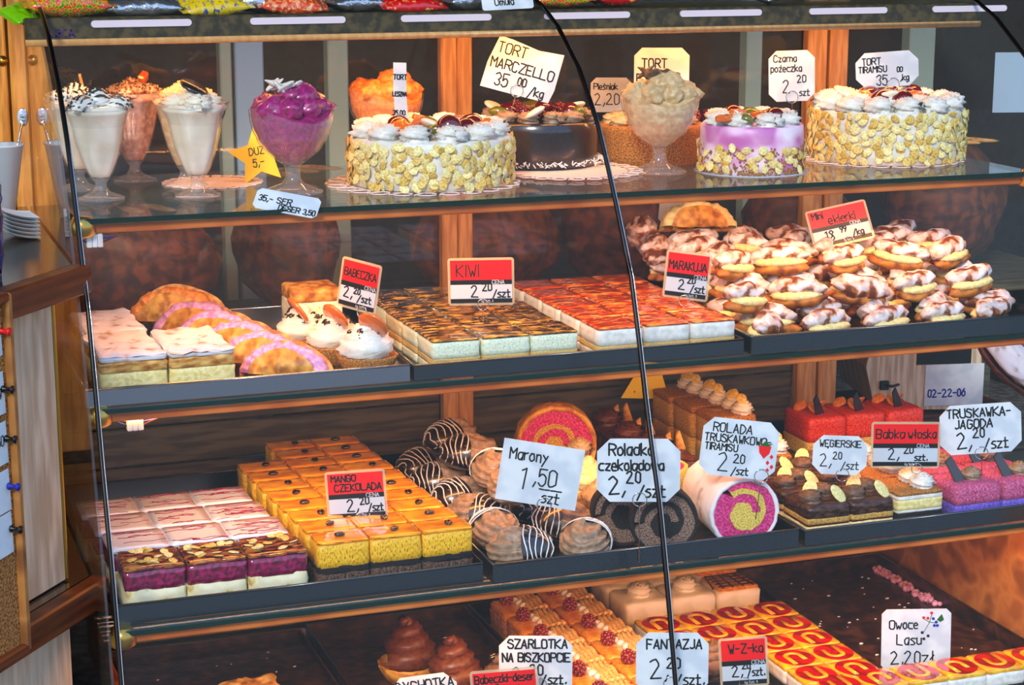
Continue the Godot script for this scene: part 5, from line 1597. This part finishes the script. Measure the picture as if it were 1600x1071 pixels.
func build_shop_behind() -> void:
	# bread and boxes standing in the shop behind the case
	var st := S()
	for a in [[-0.02, 0.42, "shelf behind the left back pane"], [-0.45, 0.4, "low shelf behind the back panes"]]:
		var o := thing("bread_shelf", "dark wooden bread " + a[2], "shelf", Vector3(0.2, -0.36 if a[0] > -0.1 else -0.78, -1.0 if a[0] > -0.1 else -1.13))
		st = S()
		box(st, Vector3(0, 0, 0), Vector3(2.6, 0.025, 0.36), 0.003)
		part("board", st, M.dark_plank, o)
		for x in [-1.2, 0.0, 1.2]:
			st = S()
			box(st, Vector3(x, -0.2, -0.1), Vector3(0.03, 0.34, 0.1) if a[0] > -0.1 else Vector3(0.03, 0.34, 0.2), 0.002)
			part("bracket", st, M.dark_plank, o)
	var places := [[-0.62, 0.3, 0.0], [-0.3, 0.15, 0.5], [0.12, 0.26, 0.2], [0.42, 0.2, 0.6], [0.85, 0.2, 0.1], [1.22, 0.25, 0.3]]
	var names := ["round brown loaf behind the back pane above the vanilla slices", "rough oval loaf behind the back pane above the pancakes", "long crusty loaf seen through the back pane above the passion fruit slices", "short crusty loaf behind the back pane by the dim card", "round loaf behind the back pane above the eclairs", "floury loaf at the far end of the bread shelf"]
	for i in places.size():
		var a: Array = places[i]
		var o := thing("bread_loaf", names[i], "bread", Vector3(a[0], -0.347, -0.98), a[2], "loaves behind the case")
		st = S()
		blob(st, Vector3(a[1] * 0.62, 0.115 + 0.03 * (i % 2), 0.12), 0.12, 12, i * 5, Transform3D(Basis.IDENTITY, Vector3(0, 0.125 + 0.03 * (i % 2), 0)), 28, 16)
		part("crust", st, M.bread, o)
		st = S()
		for e in 3:
			blob(st, Vector3(0.012, 0.006, 0.06), 0.2, 40, e, Transform3D(Basis(Vector3.UP, 0.5), Vector3(-0.06 + 0.06 * e, 0.235 + 0.06 * (i % 2), 0.02)), 10, 6)
		part("score_marks", st, M.puff, o)
	# cake box with a telephone number and a wooden dish
	var o := thing("cake_box", "white and tan cake box with blue number behind the strawberry card", "box", Vector3(1.03, -0.585, -0.78), -0.2)
	st = S()
	prism(st, PackedVector2Array([Vector2(-0.12, 0.02), Vector2(-0.10, 0.005), Vector2(0.1, 0.0), Vector2(0.12, 0.06), Vector2(0.11, 0.135), Vector2(-0.13, 0.14), Vector2(-0.14, 0.1)]), -0.11, 0.11)
	part("carton", st, M.cream_wood, o)
	st = S()
	box(st, Vector3(0.055, 0.055, 0.1115), Vector3(0.13, 0.09, 0.002), 0.0005)
	part("white_label", st, M.paper, o)
	st = S()
	box(st, Vector3(0.03, 0.119, 0.1115), Vector3(0.12, 0.036, 0.002), 0.0005)
	part("black_window", st, M.black_print, o)
	st = S()
	write(st, "02-22-06", -0.002, 0.03, 0.016, 0.1132, 0.003)
	part("lettering", st, M.blue_ink, o)
	st = S()
	box(st, Vector3(-0.1, 0.06, 0.115), Vector3(0.02, 0.02, 0.008), 0.002)
	tube(st, [Vector3(-0.1, 0.06, 0.12), Vector3(-0.085, 0.06, 0.126), Vector3(-0.07, 0.062, 0.12)], 0.003, 6)
	part("black_clip", st, M.black, o)
	o = thing("box_stand", "dark brown wooden stand under the cake box", "stand", Vector3(1.03, -0.79, -0.78))
	st = S()
	box(st, Vector3(0, 0.1, 0), Vector3(0.36, 0.2, 0.26), 0.004)
	part("block", st, M.brown_wood, o)
	o = thing("wooden_dish", "carved brown wooden dish with pale paper inside, beside the cake box", "dish", Vector3(0.98, -0.42, -0.34))
	o.rotation_degrees = Vector3(38, -20, -38)
	st = S()
	lathe(st, [Vector2(0, 0), Vector2(0.05, 0.002), Vector2(0.09, 0.014), Vector2(0.105, 0.03), Vector2(0.099, 0.03), Vector2(0.085, 0.018), Vector2(0.05, 0.008), Vector2(0, 0.006)], 36, Transform3D(Basis.from_scale(Vector3(1.3, 1, 0.8)), Vector3.ZERO))
	part("bowl", st, M.bread, o)
	st = S()
	blob(st, Vector3(0.09, 0.014, 0.055), 0.3, 40, 3, Transform3D(Basis.IDENTITY, Vector3(0, 0.022, 0)))
	part("paper_lining", st, M.sugar, o)
	card("pale blue notice on the shop wall right of the big almond cake", Vector3(1.13, 0.109, -0.615), Vector3(0, -15, 0), 70, 122, 0, [["", 0, 0, 5]], [], 1.5, PackedVector2Array(), M.pale_blue, "wall_notice")

func build_signs() -> void:
	var f := -20.0
	# upper shelf
	card("crumpled white card reading TORT MARCZELLO 35 kg, tilted above the chocolate cake", Vector3(-0.008, 0.178, -0.40), Vector3(-4, f, -15), 128, 96, 0, [["TORT", 14, 27, 18], ["MARCZELLO", 8, 54, 17], ["35", 22, 84, 22], ["00", 62, 75, 14], ["/kg", 84, 86, 15]], [0, -36, 40], 2.0, PackedVector2Array([Vector2(-52, 48), Vector2(-30, 47), Vector2(20, 40), Vector2(64, 44), Vector2(63, -20), Vector2(58, -43), Vector2(0, -44), Vector2(-64, -44), Vector2(-62, 0)]))
	card("white card with cut corners reading TORT behind the coffee goblet", Vector3(0.283, 0.163, -0.46), Vector3(0, f, 0), 100, 88, 14, [["TORT", 14, 36, 16], ["B", 5, 62, 15]], [0, -44, 30], 2.0)
	card("white card reading Czarna pożeczka 2,20 szt", Vector3(0.513, 0.155, -0.395), Vector3(0, f, 2), 84, 92, 14, [["Czarna", 9, 20, 12], ["pożeczka", 4, 38, 12], ["2", 26, 76, 22], ["20", 52, 58, 13], ["szt", 56, 82, 11]], [0, -38, 14], 1.6)
	card("wide white card reading TORT TIRAMISU 35 kg over the big almond cake", Vector3(0.690, 0.165, -0.36), Vector3(0, f, 4), 115, 64, 17, [["TORT", 12, 22, 12], ["TIRAMISU", 5, 36, 11], ["35", 38, 60, 18], ["00", 76, 38, 9], [",kg", 82, 54, 11]], [10, -27, 16], 1.7)
	card("dim white card reading Pleśniak 2,20 against the back pane", Vector3(0.228, 0.115, -0.565), Vector3(0, f, 0), 76, 64, 10, [["Pleśniak", 6, 22, 11], ["2,20", 8, 50, 20]], [], 1.5)
	card("narrow curled paper strip standing edgeways in the almond flake cake", Vector3(-0.238, 0.15, -0.37), Vector3(0, f + 8, -2), 28, 98, 0, [["TORT", 3, 28, 8], ["LESZNA", 2, 56, 7], ["35,00", 3, 88, 8]], [0, -48, 14], 1.6, PackedVector2Array([Vector2(-12, 49), Vector2(10, 49), Vector2(11, 0), Vector2(15, -44), Vector2(-6, -49), Vector2(-11, 0)]))
	card("white slip with black writing lying over the front edge of the upper shelf", Vector3(-0.50, 0.012, -0.093), Vector3(-48, -16, -14), 100, 40, 6, [["35,- SER", 6, 24, 11], ["DESER 3,50", 40, 36, 10]], [], 1.6)
	var star := PackedVector2Array()
	for i in 10:
		var a := PI / 2 + TAU * i / 10
		star.append(Vector2(cos(a), sin(a)) * (52 if i % 2 == 0 else 26))
	card("yellow star shaped card with black scribbles behind the purple goblet", Vector3(-0.475, 0.048, -0.40), Vector3(-14, f, 10), 90, 90, 0, [["DUZ", 30, 42, 12], ["5,-", 34, 62, 13]], [], 1.2, star, M.yellow_card)
	# middle shelf
	red_tag("red price tag reading BABECZKA 2,20 szt on the cream tartlets", Vector3(-0.382, -0.128, -0.12), Vector3(-4, f - 28, -8), 66, 72, [["BABECZKA", 4, 24, 12], ["2,", 8, 58, 16], ["20", 26, 50, 9], ["/szt", 34, 60, 10]], [14, -40, 12])
	red_tag("red price tag reading KIWI 2,20 szt stuck in the kiwi slices", Vector3(-0.166, -0.142, -0.16), Vector3(-2, f, 1), 100, 70, [["KIWI", 10, 27, 20], ["2", 34, 60, 18], ["20", 52, 50, 12], ["/szt", 68, 61, 12]], [2, -38, 28])
	red_tag("red price tag reading MARAKUJA 2,20 szt stuck in the passion fruit slices", Vector3(0.174, -0.143, -0.10), Vector3(-2, f - 12, -5), 68, 72, [["MARAKUJA", 3, 27, 14], ["2", 22, 60, 16], ["20", 36, 48, 10], ["/szt", 42, 62, 11]], [0, -42, 24])
	red_tag("tilted red price tag reading Mini eklerki 18,99 kg on the eclair heap", Vector3(0.553, -0.103, -0.27), Vector3(-24, f, 13), 104, 66, [["Mini", 6, 15, 12], ["eklerki", 34, 28, 15], ["18", 22, 58, 18], ["99", 50, 47, 10], ["/kg", 70, 58, 11]], [8, -34, 34])
	card("dim white card with cut corners against the back pane by the passion fruit slices", Vector3(0.372, -0.11, -0.575), Vector3(0, f, -4), 70, 66, 14, [["2,20", 16, 54, 15]], [], 1.5)
	card("yellow triangular card hanging behind the chocolate roulades", Vector3(0.29, -0.43, -0.52), Vector3(0, f, -6), 92, 80, 0, [["3", 26, 30, 14], [".", 22, 62, 14]], [], 1.6, PackedVector2Array([Vector2(-12, 40), Vector2(18, 40), Vector2(46, -28), Vector2(-46, -36)]), M.yellow_card)
	# lower shelf
	red_tag("red price tag reading MANGO CZEKOLADA 2,20 szt among the mango slices", Vector3(-0.419, -0.438, -0.02), Vector3(-6, f, 4), 86, 70, [["MANGO", 6, 13, 10], ["CZEKOLADA", 10, 28, 11], ["2,", 28, 60, 18], ["20", 48, 50, 11], ["/szt", 60, 61, 11]], [4, -37, 14])
	card("plain white card reading Marony 1,50 szt in the dipped mocha cakes", Vector3(-0.151, -0.405, 0.075), Vector3(-2, f, -9), 126, 98, 0, [["Marony", 12, 30, 17], ["1", 36, 76, 34], [",50", 54, 66, 26], ["____", 66, 72, 12], ["szt", 72, 92, 16]], [14, -46, 60], 2.0)
	card("white card with cut corners reading Roladka czekoladowa 2,20 szt", Vector3(-0.012, -0.395, 0.137), Vector3(-2, f, 0), 128, 100, 20, [["Roladka", 18, 26, 18], ["czekoladowa", 3, 50, 16], ["2,", 18, 88, 28], ["20", 46, 70, 18], ["/szt", 62, 92, 18]], [2, -46, 90], 2.4)
	var ro := card("white card reading ROLADA TRUSKAWKOWO TIRAMISU 2,20 with a drawn strawberry", Vector3(0.16, -0.377, 0.135), Vector3(-2, f, -6), 120, 93, 16, [["ROLADA", 16, 22, 14], ["TRUSKAWKOWO-", 4, 38, 12], ["TIRAMISU", 6, 52, 11], ["2", 30, 84, 28], ["20", 54, 70, 14], ["/szt", 52, 88, 11]], [40, -40, 60], 1.7)
	var st := S()
	prism(st, PackedVector2Array([Vector2(0.03, 0.008), Vector2(0.04, 0.012), Vector2(0.05, 0.008), Vector2(0.048, -0.003), Vector2(0.04, -0.012), Vector2(0.032, -0.003)]), 0.0004, 0.0009)
	for p in [Vector2(0.052, -0.008), Vector2(0.047, -0.018), Vector2(0.054, -0.024), Vector2(0.048, -0.03)]:
		prism(st, PackedVector2Array([p + Vector2(0, 0.004), p + Vector2(0.003, 0), p + Vector2(0, -0.004), p + Vector2(-0.003, 0)]), 0.0004, 0.0009)
	part("drawn_strawberry", st, M.red_print, ro)
	st = S()
	prism(st, PackedVector2Array([Vector2(0.028, 0.014), Vector2(0.036, 0.012), Vector2(0.04, 0.017), Vector2(0.045, 0.012), Vector2(0.052, 0.013), Vector2(0.045, 0.008), Vector2(0.035, 0.008)]), 0.0005, 0.0011)
	part("drawn_leaf", st, M.green_ink, ro)
	card("small white octagonal card reading WĘGIERSKIE 2,20 szt", Vector3(0.388, -0.432, 0.05), Vector3(-2, f, -2), 90, 66, 16, [["WĘGIERSKIE", 11, 19, 11], ["2,", 13, 52, 20], ["20", 34, 40, 12], ["/szt", 48, 56, 12]], [6, -33, 20], 1.5)
	red_tag("red price tag reading Babka włoska 2,20 szt beside the strawberry card", Vector3(0.515, -0.428, 0.045), Vector3(-2, f, 0), 108, 72, [["Babka", 4, 24, 15], ["włoska", 58, 24, 15], ["2,", 26, 60, 18], ["20", 52, 50, 12], ["szt.", 70, 62, 10]], [20, -40, 14])
	card("white card reading TRUSKAWKA JAGODA 2,20 szt with cut corners", Vector3(0.657, -0.411, 0.05), Vector3(-2, f, 4), 138, 86, 18, [["TRUSKAWKA-", 12, 22, 15], ["JAGODA", 26, 41, 15], ["2,", 28, 76, 27], ["20", 56, 58, 16], ["/szt", 74, 78, 17]], [0, -42, 24], 2.2)
	# deck
	card("white card reading SZARLOTKA NA BISZKOPCIE 2,20 szt before the apple cake", Vector3(-0.172, -0.702, 0.115), Vector3(-2, f, 0), 114, 98, 16, [["SZARLOTKA", 14, 20, 14], ["NA BISZKOPCIE", 5, 42, 14], ["2,", 22, 72, 20], ["20", 48, 64, 17], ["/szt.", 66, 78, 14]], [6, -30, 12], 2.2)
	red_tag("red price tag reading Babeczki deser along the bottom of the case", Vector3(-0.236, -0.724, 0.155), Vector3(-4, f, 5), 96, 72, [["Babeczki-deser", 3, 16, 12], ["malinowy", 18, 31, 12], ["2,20", 30, 62, 16]], [])
	card("white card with cut corners reading FANTAZJA 2,20 szt", Vector3(0.022, -0.692, 0.2), Vector3(-2, f, 0), 112, 100, 18, [["FANTAZJA", 16, 26, 15], ["2,", 22, 74, 30], ["20", 48, 58, 17], ["/szt.", 62, 84, 16]], [-2, -32, 76], 2.2)
	red_tag("red price tag reading W-Z-ka 2,20 szt before the jelly slices", Vector3(0.163, -0.722, 0.165), Vector3(-4, f, 4), 70, 74, [["W-Z-ka", 12, 22, 15], ["2,", 16, 60, 17], ["20", 32, 48, 10], ["/szt.", 40, 60, 12]], [0, -34, 44])
	var ow := card("white card reading Owoce Lasu 2.20 with drawn berry sprig", Vector3(0.506, -0.745, 0.12), Vector3(-2, f, 1), 116, 106, 8, [["Owoce", 13, 34, 15], ["Lasu", 26, 62, 17], ["2.20zł", 16, 96, 22]], [2, -52, 6], 1.9)
	for a in [["drawn_stem", M.green_ink], ["drawn_red_berry", M.red_print], ["drawn_blue_berry", M.blue_ink], ["drawn_dark_berry", M.ink]]:
		st = S()
		if a[0] == "drawn_stem":
			tube(st, [Vector3(0.012, 0.012, 0.0006), Vector3(0.022, 0.03, 0.0006), Vector3(0.026, 0.046, 0.0006)], 0.0006, 4)
			tube(st, [Vector3(0.012, 0.036, 0.0006), Vector3(0.022, 0.03, 0.0006), Vector3(0.034, 0.028, 0.0006)], 0.0006, 4)
			prism(st, PackedVector2Array([Vector2(0.034, 0.034), Vector2(0.042, 0.044), Vector2(0.046, 0.034), Vector2(0.04, 0.03)]), 0.0004, 0.001)
		else:
			var pts: Array = {"drawn_red_berry": [Vector2(0.012, 0.038), Vector2(0.019, 0.037), Vector2(0.025, 0.046)], "drawn_blue_berry": [Vector2(0.028, 0.036), Vector2(0.033, 0.03), Vector2(0.03, 0.024), Vector2(0.035, 0.024)], "drawn_dark_berry": [Vector2(0.01, 0.012), Vector2(0.013, 0.001), Vector2(0.02, 0.006)]}[a[0]]
			for p in pts:
				var poly := PackedVector2Array()
				for i in 10: poly.append(p + Vector2(cos(TAU * i / 10), sin(TAU * i / 10)) * 0.0026)
				prism(st, poly, 0.0004, 0.001)
		part(a[0], st, a[1], ow)
	card("white card reading DYCHOTKA at the bottom of the case", Vector3(-0.338, -0.752, 0.07), Vector3(-2, f, 8), 104, 80, 18, [["DYCHOTKA", 10, 24, 16], ["KREMOWKA", 30, 42, 12], ["2,20", 30, 70, 20]], [], 2.0)
